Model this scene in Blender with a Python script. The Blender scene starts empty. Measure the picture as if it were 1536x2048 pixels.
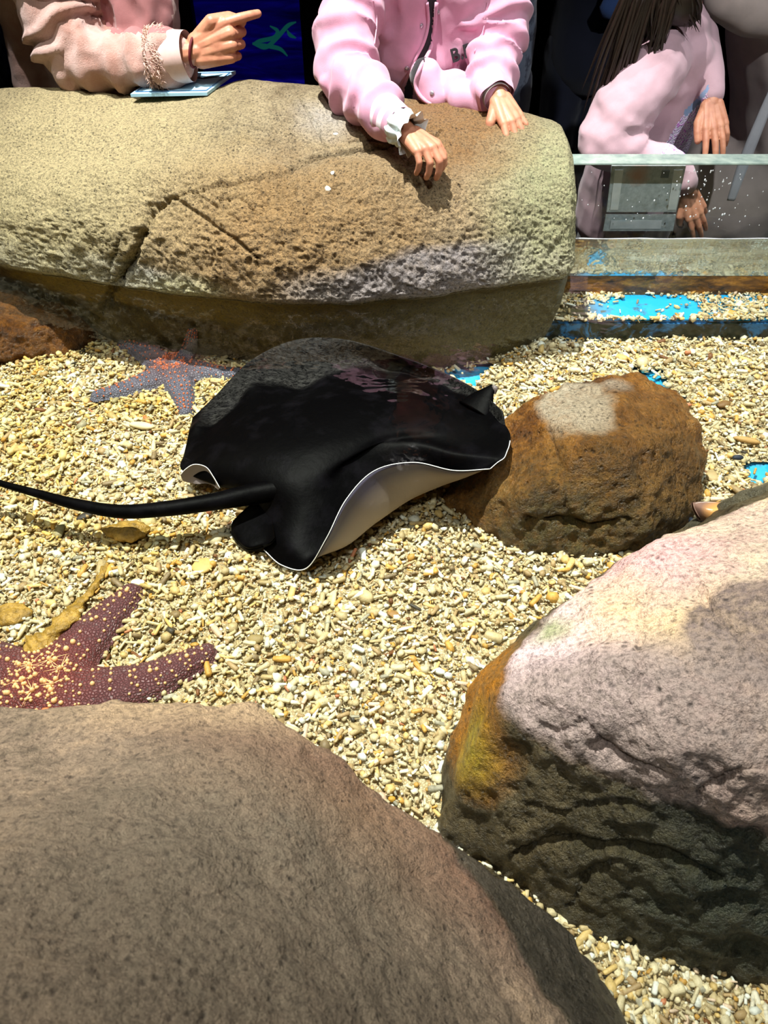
import bpy, bmesh, math, random
import numpy as np
from mathutils import Vector, Matrix
from mathutils.bvhtree import BVHTree

C = bpy.context.scene.collection
SC = bpy.context.scene
# ------------------------------------------------------------------ camera
PITCH, H, F, CX, CY = math.radians(44), 0.80, 1500.0, 768.0, 1024.0
cam = bpy.data.cameras.new('camera')
cam.sensor_fit = 'VERTICAL'; cam.sensor_height = 36.0; cam.lens = F / 2048 * 36
cam.clip_start = 0.02; cam.clip_end = 50
cam.dof.use_dof = True; cam.dof.focus_distance = 1.1; cam.dof.aperture_fstop = 13
co = bpy.data.objects.new('camera', cam); C.objects.link(co)
co.location = (0, 0, H); co.rotation_euler = (math.pi / 2 - PITCH, 0, 0)
SC.camera = co
# ------------------------------------------------------------------ world, lamps, exposure
w = bpy.data.worlds.new('dark_hall'); SC.world = w; w.use_nodes = True
w.node_tree.nodes['Background'].inputs[0].default_value = (0.35, 0.42, 0.5, 1)
w.node_tree.nodes['Background'].inputs[1].default_value = 0.02
SC.view_settings.view_transform = 'Standard'; SC.view_settings.look = 'None'
SC.view_settings.exposure = 0.0; SC.view_settings.gamma = 1.0
SC.view_settings.use_curve_mapping = False
def spot(name, loc, aim, watts, angle, blend, size, col):
    l = bpy.data.lights.new(name, 'SPOT'); l.energy = watts; l.spot_size = math.radians(angle)
    l.spot_blend = blend; l.shadow_soft_size = size; l.color = col
    o = bpy.data.objects.new(name, l); C.objects.link(o); o.location = loc
    o.rotation_euler = (Vector(aim) - Vector(loc)).to_track_quat('-Z', 'Y').to_euler()
spot('spot_lamp', (-0.46, 1.02, 3.0), (-0.07, 1.05, 0.0), 890, 45, 0.75, 0.018, (1.0, 0.975, 0.93))
spot('spot_lamp', (0.95, -0.35, 2.1), (0.56, 1.5, 0.33), 120, 32, 0.7, 0.03, (0.95, 0.98, 1.0))
spot('spot_lamp', (-0.95, 0.45, 2.8), (-0.46, 1.27, 0.10), 125, 25, 0.8, 0.03, (1.0, 0.98, 0.88))
for lx, ly in ((1.44, 1.60), (1.57, 1.61), (1.68, 1.64)):
    spot('spot_lamp', (lx, ly, 2.9), (0.64, 1.06, 0.1), 62, 29, 0.7, 0.012, (0.97, 0.98, 1.0))
spot('spot_lamp', (0.10, 0.25, 2.7), (0.02, 1.58, 0.52), 50, 34, 0.9, 0.05, (1.0, 0.96, 0.96))
spot('spot_lamp', (-0.5, -0.6, 2.6), (-0.24, 0.08, 0.25), 115, 60, 1.0, 0.2, (1.0, 0.97, 0.93))  # added soft fill to brighten the foreground boulder, not a hall fixture
SC.cycles.max_bounces = 8; SC.cycles.transparent_max_bounces = 12
SC.cycles.caustics_reflective = False; SC.cycles.caustics_refractive = False
SC.cycles.sample_clamp_indirect = 4.0

ZW = 0.163            # water level
S, K = math.sin(PITCH), math.cos(PITCH)
def ray(px, py):
    cx, cy = (px - CX) / F, -(py - CY) / F
    return Vector((cx, K + cy * S, -S + cy * K))
def at_y(px, py, Y):
    d = ray(px, py); return Vector((d.x * Y / d.y, Y, H + d.z * Y / d.y))
def at_z(px, py, z):
    d = ray(px, py); t = (z - H) / d.z; return Vector((d.x * t, d.y * t, z))
def proj(P):
    P = np.asarray(P, float); x, y, z = P[..., 0], P[..., 1], P[..., 2] - H
    dep = y * K - z * S; up = y * S + z * K
    return np.stack([CX + F * x / dep, CY - F * up / dep], -1)

# ------------------------------------------------------------------ numpy noise
def _h(ix, iy, iz, s):
    h = (ix * 374761393 + iy * 668265263 + iz * 2147483647 + s * 974634777) & 0xffffffff
    h = ((h ^ (h >> 13)) * 1274126177) & 0xffffffff
    h = ((h ^ (h >> 16)) * 2246822519) & 0xffffffff
    return ((h ^ (h >> 15)) & 0xffff) / 32767.5 - 1.0
def vn(P, sc, seed=0):
    P = np.asarray(P, float) * sc + 1000.0
    i = np.floor(P).astype(np.int64); f = P - i; f = f * f * (3 - 2 * f)
    r = 0
    for a in (0, 1):
        for b in (0, 1):
            for c in (0, 1):
                wgt = (f[..., 0] if a else 1 - f[..., 0]) * (f[..., 1] if b else 1 - f[..., 1]) * (f[..., 2] if c else 1 - f[..., 2])
                r = r + wgt * _h(i[..., 0] + a, i[..., 1] + b, i[..., 2] + c, seed)
    return r
def fbm(P, sc, octv=4, seed=0, gain=.5):
    r, a = 0, 1.0
    for o in range(octv):
        r = r + a * vn(P, sc * 2 ** o, seed + o); a *= gain
    return r
def seg_dist(Q, pl):
    """distance in pixels of points Q (n,2) to a polyline, and the parameter along it"""
    best = np.full(len(Q), 1e9); tt = np.zeros(len(Q)); n = len(pl) - 1
    for k in range(n):
        a, b = np.array(pl[k][:2], float), np.array(pl[k + 1][:2], float)
        t = np.clip(((Q - a) @ (b - a)) / ((b - a) @ (b - a)), 0, 1)
        d = np.linalg.norm(Q - (a + t[:, None] * (b - a)), axis=1)
        m = d < best; best[m] = d[m]; tt[m] = (k + t[m]) / n
    return best, tt
def in_poly(Q, poly):
    x, y = Q[:, 0], Q[:, 1]; ins = np.zeros(len(Q), bool); n = len(poly)
    for i in range(n):
        x1, y1 = poly[i]; x2, y2 = poly[(i + 1) % n]
        if y1 == y2: continue
        c = ((y1 > y) != (y2 > y)) & (x < (x2 - x1) * (y - y1) / (y2 - y1) + x1)
        ins ^= c
    return ins

# ------------------------------------------------------------------ object helpers
def tag(o, label=None, cat=None, group=None, kind=None):
    if label: o['label'] = label
    if cat: o['category'] = cat
    if group: o['group'] = group
    if kind: o['kind'] = kind
    return o
def empty(name, loc=(0, 0, 0)):
    o = bpy.data.objects.new(name, None); C.objects.link(o); o.location = loc; o.empty_display_size = .05
    return o
def link(name, me, mats, parent=None, smooth=True):
    if not isinstance(mats, (list, tuple)): mats = [mats]
    for m in mats: me.materials.append(m)
    if smooth and len(me.polygons): me.polygons.foreach_set('use_smooth', np.ones(len(me.polygons), bool))
    o = bpy.data.objects.new(name, me); C.objects.link(o)
    if parent:
        o.parent = parent; o.matrix_parent_inverse = Matrix.Translation(-parent.location)
    return o
def mesh(V, Fc):
    me = bpy.data.meshes.new('m'); me.from_pydata([tuple(v) for v in V], [], [tuple(int(i) for i in f) for f in Fc]); me.update()
    return me
def fast_mesh(V, Fa):
    """V (n,3), Fa (m,k) all faces with k corners"""
    V = np.ascontiguousarray(V, np.float32); Fa = np.ascontiguousarray(Fa, np.int32); m, k = Fa.shape
    me = bpy.data.meshes.new('m'); me.vertices.add(len(V)); me.vertices.foreach_set('co', V.ravel())
    me.loops.add(m * k); me.loops.foreach_set('vertex_index', Fa.ravel())
    me.polygons.add(m); me.polygons.foreach_set('loop_start', np.arange(0, m * k, k, dtype=np.int32))
    me.update(calc_edges=True)
    return me
class MB:
    def __init__(s): s.v = []; s.f = []; s.m = []
    def add(s, V, Fc, mi=0):
        b = len(s.v); s.v.extend([tuple(x) for x in V]); s.f.extend([tuple(int(i) + b for i in f) for f in Fc]); s.m.extend([mi] * len(Fc))
        return s
    def build(s, name, mats, parent=None, smooth=True):
        me = mesh(s.v, s.f); o = link(name, me, mats, parent, smooth)
        me.polygons.foreach_set('material_index', s.m)
        return o
def catmull(Pts, n, ts=None):
    """Pts (k,...,) -> n samples through them"""
    Pts = np.asarray(Pts, float); k = len(Pts)
    E = np.concatenate([[2 * Pts[0] - Pts[1]], Pts, [2 * Pts[-1] - Pts[-2]]])
    t = np.linspace(0, k - 1 - 1e-9, n) if ts is None else np.asarray(ts); i = t.astype(int); f = (t - i).reshape((-1,) + (1,) * (Pts.ndim - 1))
    a, b, c, d = E[i], E[i + 1], E[i + 2], E[i + 3]
    return .5 * (2 * b + (c - a) * f + (2 * a - 5 * b + 4 * c - d) * f ** 2 + (3 * b - a - 3 * c + d) * f ** 3)
def tube(path, rad, seg=12, n=None, caps=True, flat=1.0, flute=None):
    """swept tube; path list of 3D points, rad list; flat = height/width ratio along world z"""
    P = np.array([tuple(p) for p in path], float); R = np.array(rad, float)
    if n: P = catmull(P, n); R = catmull(R, n)
    T = np.gradient(P, axis=0); T /= np.linalg.norm(T, axis=1)[:, None] + 1e-12
    up = np.array([0, 0, 1.]) if abs(T[0][2]) < .9 else np.array([0, 1., 0])
    V = []; ang = np.arange(seg) / seg * 2 * math.pi
    s = np.cross(T[0], up); s /= np.linalg.norm(s)
    for k in range(len(P)):
        s = s - T[k] * (s @ T[k]); s /= np.linalg.norm(s); u = np.cross(s, T[k])
        rr = np.full(seg, R[k])
        if flute is not None: rr = rr * (1 + flute(k / (len(P) - 1), ang))
        V.extend(P[k] + np.outer(np.cos(ang) * rr, s) + np.outer(np.sin(ang) * rr * flat, u))
    Fc = []
    for k in range(len(P) - 1):
        for j in range(seg):
            a, b = k * seg + j, k * seg + (j + 1) % seg
            Fc.append((a, b, b + seg, a + seg))
    if caps: Fc.append(tuple(range(seg))[::-1]); Fc.append(tuple(range((len(P) - 1) * seg, len(P) * seg)))
    return V, Fc
def capsule(p0, r0, p1, r1, seg=16):
    """closed tapered capsule"""
    p0, p1 = Vector(p0), Vector(p1); d = p1 - p0; L = d.length
    if L < 1e-6: d = Vector((0, 0, 1)); L = 1e-6
    d.normalize(); pts = []; rs = []
    for a in (-80, -55, -25): pts.append(p0 + d * (r0 * math.sin(math.radians(a)))); rs.append(r0 * math.cos(math.radians(a)))
    for t in (0, .33, .66, 1): pts.append(p0 + d * (L * t)); rs.append(r0 + (r1 - r0) * t)
    for a in (25, 55, 80): pts.append(p1 + d * (r1 * math.sin(math.radians(a)))); rs.append(r1 * math.cos(math.radians(a)))
    return tube(pts, rs, seg)
def ellipsoid(c, r, M=None, nu=20, nv=12):
    V = []; Fc = []
    for j in range(1, nv):
        a = math.pi * j / nv
        for i in range(nu):
            b = 2 * math.pi * i / nu; V.append(Vector((r[0] * math.sin(a) * math.cos(b), r[1] * math.sin(a) * math.sin(b), r[2] * math.cos(a))))
    V.append(Vector((0, 0, r[2]))); V.append(Vector((0, 0, -r[2]))); n = (nv - 1) * nu
    for j in range(nv - 2):
        for i in range(nu):
            a, b = j * nu + i, j * nu + (i + 1) % nu; Fc.append((a, a + nu, b + nu, b))
    for i in range(nu):
        Fc.append((n, i, (i + 1) % nu)); Fc.append((n + 1, (nv - 2) * nu + (i + 1) % nu, (nv - 2) * nu + i))
    if M is not None: V = [M @ v for v in V]
    return [v + Vector(c) for v in V], Fc
def remeshed(mb_or_mesh, voxel, smooth=6, factor=.5):
    me = mesh(mb_or_mesh.v, mb_or_mesh.f) if isinstance(mb_or_mesh, MB) else mb_or_mesh
    o = bpy.data.objects.new('tmp', me); C.objects.link(o)
    m = o.modifiers.new('r', 'REMESH'); m.mode = 'VOXEL'; m.voxel_size = voxel; m.use_smooth_shade = True
    if smooth:
        m = o.modifiers.new('s', 'SMOOTH'); m.factor = factor; m.iterations = smooth
    dg = bpy.context.evaluated_depsgraph_get(); ev = o.evaluated_get(dg)
    out = bpy.data.meshes.new_from_object(ev); bpy.data.objects.remove(o)
    return out
def get_vn(me):
    n = len(me.vertices); V = np.empty(n * 3, np.float32); me.vertices.foreach_get('co', V)
    N = np.empty(n * 3, np.float32); me.vertex_normals.foreach_get('vector', N)
    return V.reshape(-1, 3).astype(float), N.reshape(-1, 3).astype(float)
def set_v(me, V):
    me.vertices.foreach_set('co', np.ascontiguousarray(V, np.float32).ravel()); me.update()
def paint(me, poly, mi, facing=True):
    """give the faces whose centre falls in a region of the garment another cloth (panel, patch)"""
    n = len(me.polygons); c = np.empty(n * 3, np.float32); me.polygons.foreach_get('center', c); c = c.reshape(-1, 3)
    nn = np.empty(n * 3, np.float32); me.polygons.foreach_get('normal', nn); nn = nn.reshape(-1, 3)
    m = in_poly(proj(c), poly)
    if facing: m &= ((c - np.array([0, 0, H])) * nn).sum(1) < 0
    idx = np.empty(n, np.int32); me.polygons.foreach_get('material_index', idx); idx[m] = mi
    me.polygons.foreach_set('material_index', idx)

# ------------------------------------------------------------------ material helpers
class NT:
    def __init__(s, name):
        s.m = bpy.data.materials.new(name); s.m.use_nodes = True; s.t = s.m.node_tree; s.t.nodes.clear()
        s.out = s.t.nodes.new('ShaderNodeOutputMaterial')
        s.tc = s.t.nodes.new('ShaderNodeTexCoord'); s.geo = s.t.nodes.new('ShaderNodeNewGeometry')
        s.pos = s.geo.outputs['Position']
    def n(s, typ, **kw):
        nd = s.t.nodes.new('ShaderNode' + typ)
        ins = kw.pop('ins', {})
        for k, v in kw.items(): setattr(nd, k, v)
        for k, v in ins.items(): s.put(nd.inputs[k], v)
        return nd
    def put(s, sock, v):
        if isinstance(v, bpy.types.NodeSocket): s.t.links.new(v, sock)
        elif isinstance(v, bpy.types.Node): s.t.links.new(v.outputs[0], sock)
        else:
            if isinstance(v, (tuple, list)) and sock.type == 'RGBA' and len(v) == 3: v = (*v, 1)
            sock.default_value = v
    def noise(s, sc, det=5, rough=.6, vec=None, dist=0):
        return s.n('TexNoise', ins={'Vector': vec if vec is not None else s.pos, 'Scale': sc, 'Detail': det, 'Roughness': rough, 'Distortion': dist}).outputs[0]
    def voro(s, sc, feat='F1', vec=None):
        return s.n('TexVoronoi', feature=feat, ins={'Vector': vec if vec is not None else s.pos, 'Scale': sc}).outputs[0]
    def ramp(s, fac, stops):
        r = s.n('ValToRGB', ins={0: fac}); e = r.color_ramp.elements
        while len(e) < len(stops): e.new(.5)
        for i, (p, c) in enumerate(stops):
            e[i].position = p; e[i].color = (*c, 1) if isinstance(c, (tuple, list)) else (c, c, c, 1)
        return r.outputs[0]
    def mix(s, fac, a, b, mode='MIX'):
        nd = s.n('Mix', data_type='RGBA', blend_type=mode)
        s.put(nd.inputs[0], fac); s.put(nd.inputs[6], a); s.put(nd.inputs[7], b); return nd.outputs[2]
    def math(s, op, a, b=0.0, c=0.0, clamp=False):
        nd = s.n('Math', operation=op, use_clamp=clamp); s.put(nd.inputs[0], a); s.put(nd.inputs[1], b); s.put(nd.inputs[2], c); return nd.outputs[0]
    def mrange(s, v, a, b, c=0., d=1.):
        nd = s.n('MapRange', ins={0: v, 1: a, 2: b, 3: c, 4: d}); return nd.outputs[0]
    def xyz(s, i): return s.n('SeparateXYZ', ins={0: s.pos}).outputs[i]
    def near(s, c, r, soft=.03, wob=.03, sc=12, stretch=(1, 1, 1)):
        """1 inside a blotch of radius r about the world point c, wavering edge"""
        v = s.n('VectorMath', operation='SUBTRACT', ins={0: s.pos, 1: tuple(c)}).outputs[0]
        v = s.n('VectorMath', operation='MULTIPLY', ins={0: v, 1: stretch}).outputs[0]
        L = s.n('VectorMath', operation='LENGTH', ins={0: v}).outputs['Value']
        L = s.math('ADD', L, s.math('MULTIPLY', s.math('SUBTRACT', s.noise(sc, 6, .65), .5), wob * 2))
        return s.mrange(L, r + soft, r - soft)
    def bump(s, h, st=.5, dist=.01, nrm=None):
        nd = s.n('Bump', ins={'Strength': st, 'Distance': dist, 'Height': h})
        if nrm is not None: s.put(nd.inputs['Normal'], nrm)
        return nd.outputs[0]
    def bsdf(s, **kw):
        b = s.n('BsdfPrincipled')
        for k, v in kw.items(): s.put(b.inputs[k.replace('_', ' ')], v)
        s.t.links.new(b.outputs[0], s.out.inputs[0]); return s.m
def plain(name, col, rough=.7, bump=0, sc=200, var=.15, **kw):
    t = NT(name); f = t.noise(sc * .15, 4)
    c = t.mix(t.mrange(f, .3, .7), tuple(x * (1 - var) for x in col), tuple(min(1, x * (1 + var)) for x in col))
    a = dict(Base_Color=c, Roughness=rough, **kw)
    if bump: a['Normal'] = t.bump(t.noise(sc, 4), bump, .002)
    return t.bsdf(**a)
def rock_mat(name, dry, wet, speck=.6, pit=60, grain=260, bumpk=1.0, patches=(), wetline=True, zoff=0., big=5, rbump=.012, tone=1.0):
    """dry/wet: 4 colours each; patches: (centre, radius, colour, soft, wob, stretch)"""
    t = NT(name)
    n1 = t.noise(big, 7, .65); n2 = t.noise(big * 7, 6, .7); f = t.math('ADD', t.math('MULTIPLY', n1, .6), t.math('MULTIPLY', n2, .4))
    st = lambda c: t.ramp(f, [(.36, c[0]), (.46, c[1]), (.54, c[2]), (.66, c[3])])
    cd = st(dry)
    for p in patches:
        if p[6:] and p[6] == 'wet': continue
        cd = t.mix(t.math('MULTIPLY', t.near(p[0], p[1], p[3], p[4], 14, p[5]), t.mrange(t.noise(90, 5, .7), .25, .6, .55, 1)), cd, p[2])
    if wetline:
        cw = st(wet)
        for p in patches:
            if p[6:] and p[6] == 'wet':
                cw = t.mix(t.math('MULTIPLY', t.near(p[0], p[1], p[3], p[4], 14, p[5]), t.mrange(t.noise(70, 5, .7), .3, .6, .5, 1)), cw, p[2])
        z = t.math('ADD', t.xyz(2), t.math('MULTIPLY', t.math('SUBTRACT', t.noise(25, 4), .5), .02))
        wf = t.mrange(z, ZW + .006 + zoff, ZW - .004 + zoff)
        cd = t.mix(wf, cd, cw)
        rough = t.mix(t.mrange(t.xyz(2), ZW + .012, ZW + .002), (.78,) * 3, (.35,) * 3)
    else: rough = .75
    fine = t.noise(grain, 5, .7); pt = t.voro(pit * 2.2)
    sp = t.mrange(t.noise(grain * .9, 3, .8), .36, .54, 1 - speck * .8, 1.08)
    cd = t.mix(1, t.mix(1, cd, (tone,) * 3, 'MULTIPLY'), sp, 'MULTIPLY')
    pits = t.mrange(t.math('ADD', pt, t.math('MULTIPLY', t.noise(pit * .5, 3), .6)), .32, .56, 1 - speck, 1.05)
    cd = t.mix(1, cd, pits, 'MULTIPLY')
    h = t.math('ADD', t.math('MULTIPLY', t.noise(pit, 6, .75), 1.4), t.math('MULTIPLY', pits, .35))
    nb = t.bump(fine, .5 * bumpk, .003, t.bump(h, .8 * bumpk, rbump))
    return t.bsdf(Base_Color=cd, Roughness=rough, Normal=nb)
# ================================================================== ROCKS
def c3(*a): return tuple(((x / 255.) ** 2.2) for x in a)
M = {}
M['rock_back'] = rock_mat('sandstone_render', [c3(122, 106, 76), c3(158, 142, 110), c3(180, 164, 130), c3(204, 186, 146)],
    [c3(52, 44, 22), c3(84, 70, 36), c3(110, 96, 52), c3(136, 118, 64)], speck=.7, pit=60, grain=280, bumpk=1.2, rbump=.026, tone=1.0,
    patches=[(at_y(330, 420, 1.13), .16, c3(192, 158, 104), .10, .08, (1, 1, 1)), (at_y(850, 400, 1.14), .17, c3(188, 156, 108), .10, .08, (1, 1, 1.4)),
             (at_y(560, 480, 1.13), .2, c3(180, 146, 96), .10, .1, (1, 1, 1.4)),
             (at_z(60, 535, .185), .22, c3(186, 196, 196), .03, .03, (.75, .5, 5)), (at_z(360, 575, .18), .07, c3(200, 196, 150), .03, .03, (1, 1, 3)),
             (at_z(690, 570, .19), .06, c3(196, 186, 176), .03, .04, (.6, .6, 2.2)), (at_z(930, 545, .2), .19, c3(172, 164, 160), .03, .05, (.9, .6, 4)),
             (at_y(1115, 400, 1.3), .11, c3(182, 182, 136), .06, .05, (1, .6, .6)), (at_y(30, 430, 1.25), .16, c3(184, 180, 130), .09, .06, (1, 1, 1)),  # both ends: yellow-green tint of the lighting painted into the rock colour
             (at_y(650, 240, 1.42), .04, c3(196, 190, 178), .03, .03, (1, 1, 1)), (at_y(900, 225, 1.43), .13, c3(160, 122, 76), .05, .06, (1, 1, 1)),
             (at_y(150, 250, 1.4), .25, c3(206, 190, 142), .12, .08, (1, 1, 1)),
             (at_z(350, 612, .14), .3, c3(150, 124, 44), .03, .03, (.8, 1, 8), 'wet'), (at_z(980, 600, .13), .25, c3(112, 100, 54), .08, .06, (1, 1, 1.5), 'wet')])
M['rock_brown'] = rock_mat('algae_covered_rock', None or [c3(96, 56, 18)] * 4,
    [c3(70, 40, 12), c3(120, 74, 24), c3(160, 104, 40), c3(196, 146, 84)], speck=.65, pit=45, grain=240, bumpk=1.0, big=11, tone=.85, rbump=.018,
    patches=[(at_z(1150, 800, .135), .05, c3(214, 196, 172), .008, .02, (.9, .55, 1), 'wet'), (at_z(1185, 832, .14), .035, c3(210, 192, 168), .006, .014, (1.1, .7, 1), 'wet'),
             (at_z(1235, 768, .13), .022, c3(190, 170, 150), .01, .02, (1, 1, 1), 'wet'),
             (at_z(1230, 1090, .0), .13, c3(96, 84, 48), .06, .04, (.55, 1, 1), 'wet'), (at_z(1340, 900, .1), .1, c3(120, 84, 40), .08, .05, (1, 1, .8), 'wet')])
M['rock_rust'] = rock_mat('rust_coloured_rock', [c3(110, 60, 24)] * 4,
    [c3(56, 34, 16), c3(104, 64, 26), c3(138, 88, 36), c3(168, 116, 56)], speck=.6, pit=45, grain=200, bumpk=1.0, big=12, tone=.8, rbump=.018)
M['rock_pink'] = rock_mat('pink_sandstone', [c3(150, 122, 110), c3(192, 166, 146), c3(208, 186, 158), c3(222, 196, 150)],
    [c3(34, 28, 16), c3(62, 52, 34), c3(86, 74, 52), c3(110, 96, 74)], speck=.6, pit=42, grain=210, bumpk=1.0, zoff=.006, rbump=.018, tone=1.08,
    patches=[(at_z(1130, 1330, .2), .115, c3(222, 198, 196), .05, .04, (1, 1, 1)), (at_z(1310, 1130, .2), .06, c3(216, 172, 166), .03, .03, (1, 1, 1)),
             (at_z(1240, 1210, .22), .05, c3(224, 190, 146), .03, .04, (1.3, 1, 1)), (at_z(1400, 1240, .26), .06, c3(218, 190, 142), .03, .04, (1, 1.2, 1)),
             (at_z(1105, 1262, .18), .016, c3(150, 160, 110), .012, .02, (1, 1, 1)),
             (at_z(1500, 1210, .29), .062, c3(120, 106, 98), .006, .02, (1, .8, 1)), (at_z(1200, 1470, .2), .13, c3(148, 134, 124), .03, .04, (.7, 1.6, 1)),
             (at_z(960, 1400, .1), .07, c3(176, 112, 22), .02, .025, (1.2, .8, 1), 'wet'), (at_z(930, 1490, .1), .035, c3(150, 130, 40), .02, .02, (1, 1, 1), 'wet'),
             (at_z(1480, 1780, .08), .12, c3(60, 62, 50), .06, .04, (1, 1, 1), 'wet')])
M['rock_front'] = rock_mat('grey_brown_sandstone', [c3(104, 90, 72), c3(136, 120, 98), c3(158, 138, 114), c3(186, 160, 128)],
    [c3(60, 54, 46), c3(80, 72, 62), c3(96, 86, 76), c3(110, 100, 88)], speck=.5, pit=60, grain=200, bumpk=1.0, big=9, rbump=.034, tone=1.2,
    patches=[(at_z(660, 1620, .22), .07, c3(150, 116, 84), .05, .04, (.7, 1, 1)), (at_z(560, 1460, .22), .05, c3(128, 96, 76), .04, .03, (.6, 1, 1)),
             (at_z(420, 1410, .23), .06, c3(186, 160, 124), .03, .02, (.5, 1.6, 1)), (at_z(930, 1800, .14), .06, c3(132, 100, 78), .04, .03, (.7, 1, 1)),
             (at_z(500, 1850, .3), .13, c3(128, 116, 96), .06, .05, (.8, 1, 1))])

def grow(V, N, amps, seed):
    d = 0
    for sc, a, o in amps: d = d + a * fbm(V, sc, o, seed)
    return V + N * np.asarray(d)[:, None]
def carve(V, N, cracks):
    Q = proj(V); f = ((V - np.array([0, 0, H])) * N).sum(1) < 0.0
    for pl, wpx, dep in cracks:
        j = fbm(V, 45, 4, 5, .7) * min(wpx, 5) * .9; wj = .55 + .65 * np.clip(fbm(V, 35, 2, 8) + .6, 0, 1.4)
        d, t = seg_dist(Q + j[:, None], pl)
        wv = wpx * wj * (.45 + .55 * np.sin(np.pi * np.clip(t, .03, .97)))
        g = np.exp(-(d / wv) ** 2) * dep * f
        V = V - N * g[:, None]
    return V
# ---- the long boulder between pool and visitors
def big_boulder():
    px0 = [-300, -120, 20, 200, 330, 430, 490, 600, 700, 790, 890, 985, 1050, 1083]
    crest = [230, 196, 179, 181, 184, 176, 158, 165, 178, 188, 204, 219, 228, 236]
    water = [505, 512, 535, 566, 584, 596, 602, 606, 602, 594, 583, 572, 562, 556]
    base = [590, 600, 632, 690, 700, 712, 722, 734, 739, 739, 736, 722, 705, 684]
    yb = [1.55] * 9 + [1.54, 1.53, 1.51, 1.49, 1.48]
    grid = []
    for i, px in enumerate(px0):
        X = lambda q, Y: None
        t0 = at_y(px, crest[i], yb[i])
        xw = lambda Pz: Pz
        x = t0.x * .93 if i < 13 else .305
        x = t0.x
        if i == 13: x = .312
        wa = at_z(CX, water[i], ZW); wy = wa.y
        def row(py, Y):
            p = at_y(CX, py, Y); return Vector((x, Y, p.z))
        bY = max(at_z(CX, base[i], 0).y, 1.2)
        bulge = [0, 0, 0, .0, .0, .005, 0, 0, 0, 0, 0, 0, 0, 0][i]
        r = [Vector((x, yb[i] + .10, -.03)), Vector((x, yb[i] + .09, .2)), Vector((x, yb[i] + .05, t0.z - .05)),
             Vector((x, yb[i], t0.z)), row(crest[i] * .55 + 300 * .45, wy + .65 * (yb[i] - wy)),
             row(300 if i < 3 else 306, wy + .43 * (yb[i] - wy)), row(356 if i > 2 else 345, wy + .24 * (yb[i] - wy)), row(425 if i > 3 else 405, wy + .10 * (yb[i] - wy)),
             row(500 if i > 4 else 465, wy + .002), Vector((x, wy - .012, ZW + .018)), Vector((x, wy, ZW)),
             Vector((x, wy + .012, ZW - .02)), Vector((x, (wy + bY) / 2 + .008, .075)), Vector((x, bY, 0.0)), Vector((x, bY + .05, -.03))]
        grid.append(r)
    G = np.array([[tuple(p) for p in r] for r in grid])
    # x follows the row toward the right so that the end face stays upright
    last = G[-1]; mid = last.mean(0)
    def endcap(k, dx):
        e = last.copy(); e[:, 1] = mid[1] + (last[:, 1] - mid[1]) * k; e[:, 2] = mid[2] + (last[:, 2] - mid[2]) * (1 - (1 - k) * .8); e[:, 0] = last[:, 0] + dx; return e
    first = G[0]; fm = first.mean(0)
    fe = fm + (first - fm) * .1; fe[:, 0] = first[:, 0] - .12
    G = np.concatenate([[fe], G, [endcap(.93, .014)], [endcap(.72, .026)], [endcap(.3, .03)], [endcap(.02, .03)]])
    # closed sections: bottom
    D = catmull(G, 600); ts = np.interp(np.linspace(0, 1, 260), [0, .05, .17, .34, .84, 1], [0, 3, 4, 5, 10, G.shape[1] - 1 - 1e-9]); D = np.swapaxes(catmull(np.swapaxes(D, 0, 1), 0, ts), 0, 1)
    nu, nv = D.shape[:2]; V = D.reshape(-1, 3)
    iu, iv = np.meshgrid(np.arange(nu - 1), np.arange(nv - 1), indexing='ij'); a = (iu * nv + iv).ravel()
    Fa = np.stack([a, a + nv, a + nv + 1, a + 1], 1)
    iu = np.arange(nu - 1) * nv; Fa = np.concatenate([Fa, np.stack([iu + nv - 1, iu + nv + nv - 1, iu + nv, iu], 1)])
    me = fast_mesh(V, Fa); V, N = get_vn(me)
    if (N[:, 2] * (V[:, 2] > .35)).sum() < 0: me.flip_normals(); V, N = get_vn(me)
    front = np.clip((1.36 - V[:, 1]) / .10, 0, 1) * np.clip((V[:, 2] - ZW) / .03, 0, 1)
    V = grow(V, N, [(6, .008, 3)], 3)
    lump = 1 - (.55 * np.abs(vn(V, 110, 9)) + .75 * np.abs(vn(V, 200, 19)))
    V = V + N * ((lump - .6) * .0075 * (.10 + .90 * front))[:, None]
    V = V + N * (fbm(V, 38, 2, 12) * .0042 * (.2 + .8 * front))[:, None]
    V = carve(V, N, [([(890, 262), (800, 288), (742, 298), (640, 310), (560, 345), (430, 372), (330, 398), (296, 425)], 4.2, .013),
                     ([(330, 398), (296, 430), (285, 470), (262, 520), (228, 580), (205, 625)], 10, .022),
                     ([(240, 470), (225, 520), (215, 560)], 4, .008),
                     ([(345, 392), (400, 430), (470, 480), (520, 520)], 4, .009), ([(375, 380), (430, 410), (480, 440)], 3, .006),
                     ([(512, 372), (520, 352), (560, 340)], 3, .006), ([(600, 195), (625, 240), (648, 290)], 3, .006), ([(505, 420), (478, 392), (440, 400)], 4, .007),
                     ([(500, 163), (560, 185), (600, 215)], 3.5, .006), ([(820, 200), (880, 215), (960, 228), (1040, 250)], 4, .006),
                     ([(700, 286), (740, 276), (790, 282)], 3, .006), ([(200, 600), (330, 640), (420, 662), (520, 690)], 7, .014),
                     ([(0, 560), (80, 590), (150, 612), (215, 650)], 8, .012)])
    set_v(me, V)
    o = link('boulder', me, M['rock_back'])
    return tag(o, 'long tan boulder at the back of the pool, cracked, with children leaning on it', 'boulder')
boulder_back = big_boulder()

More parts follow.
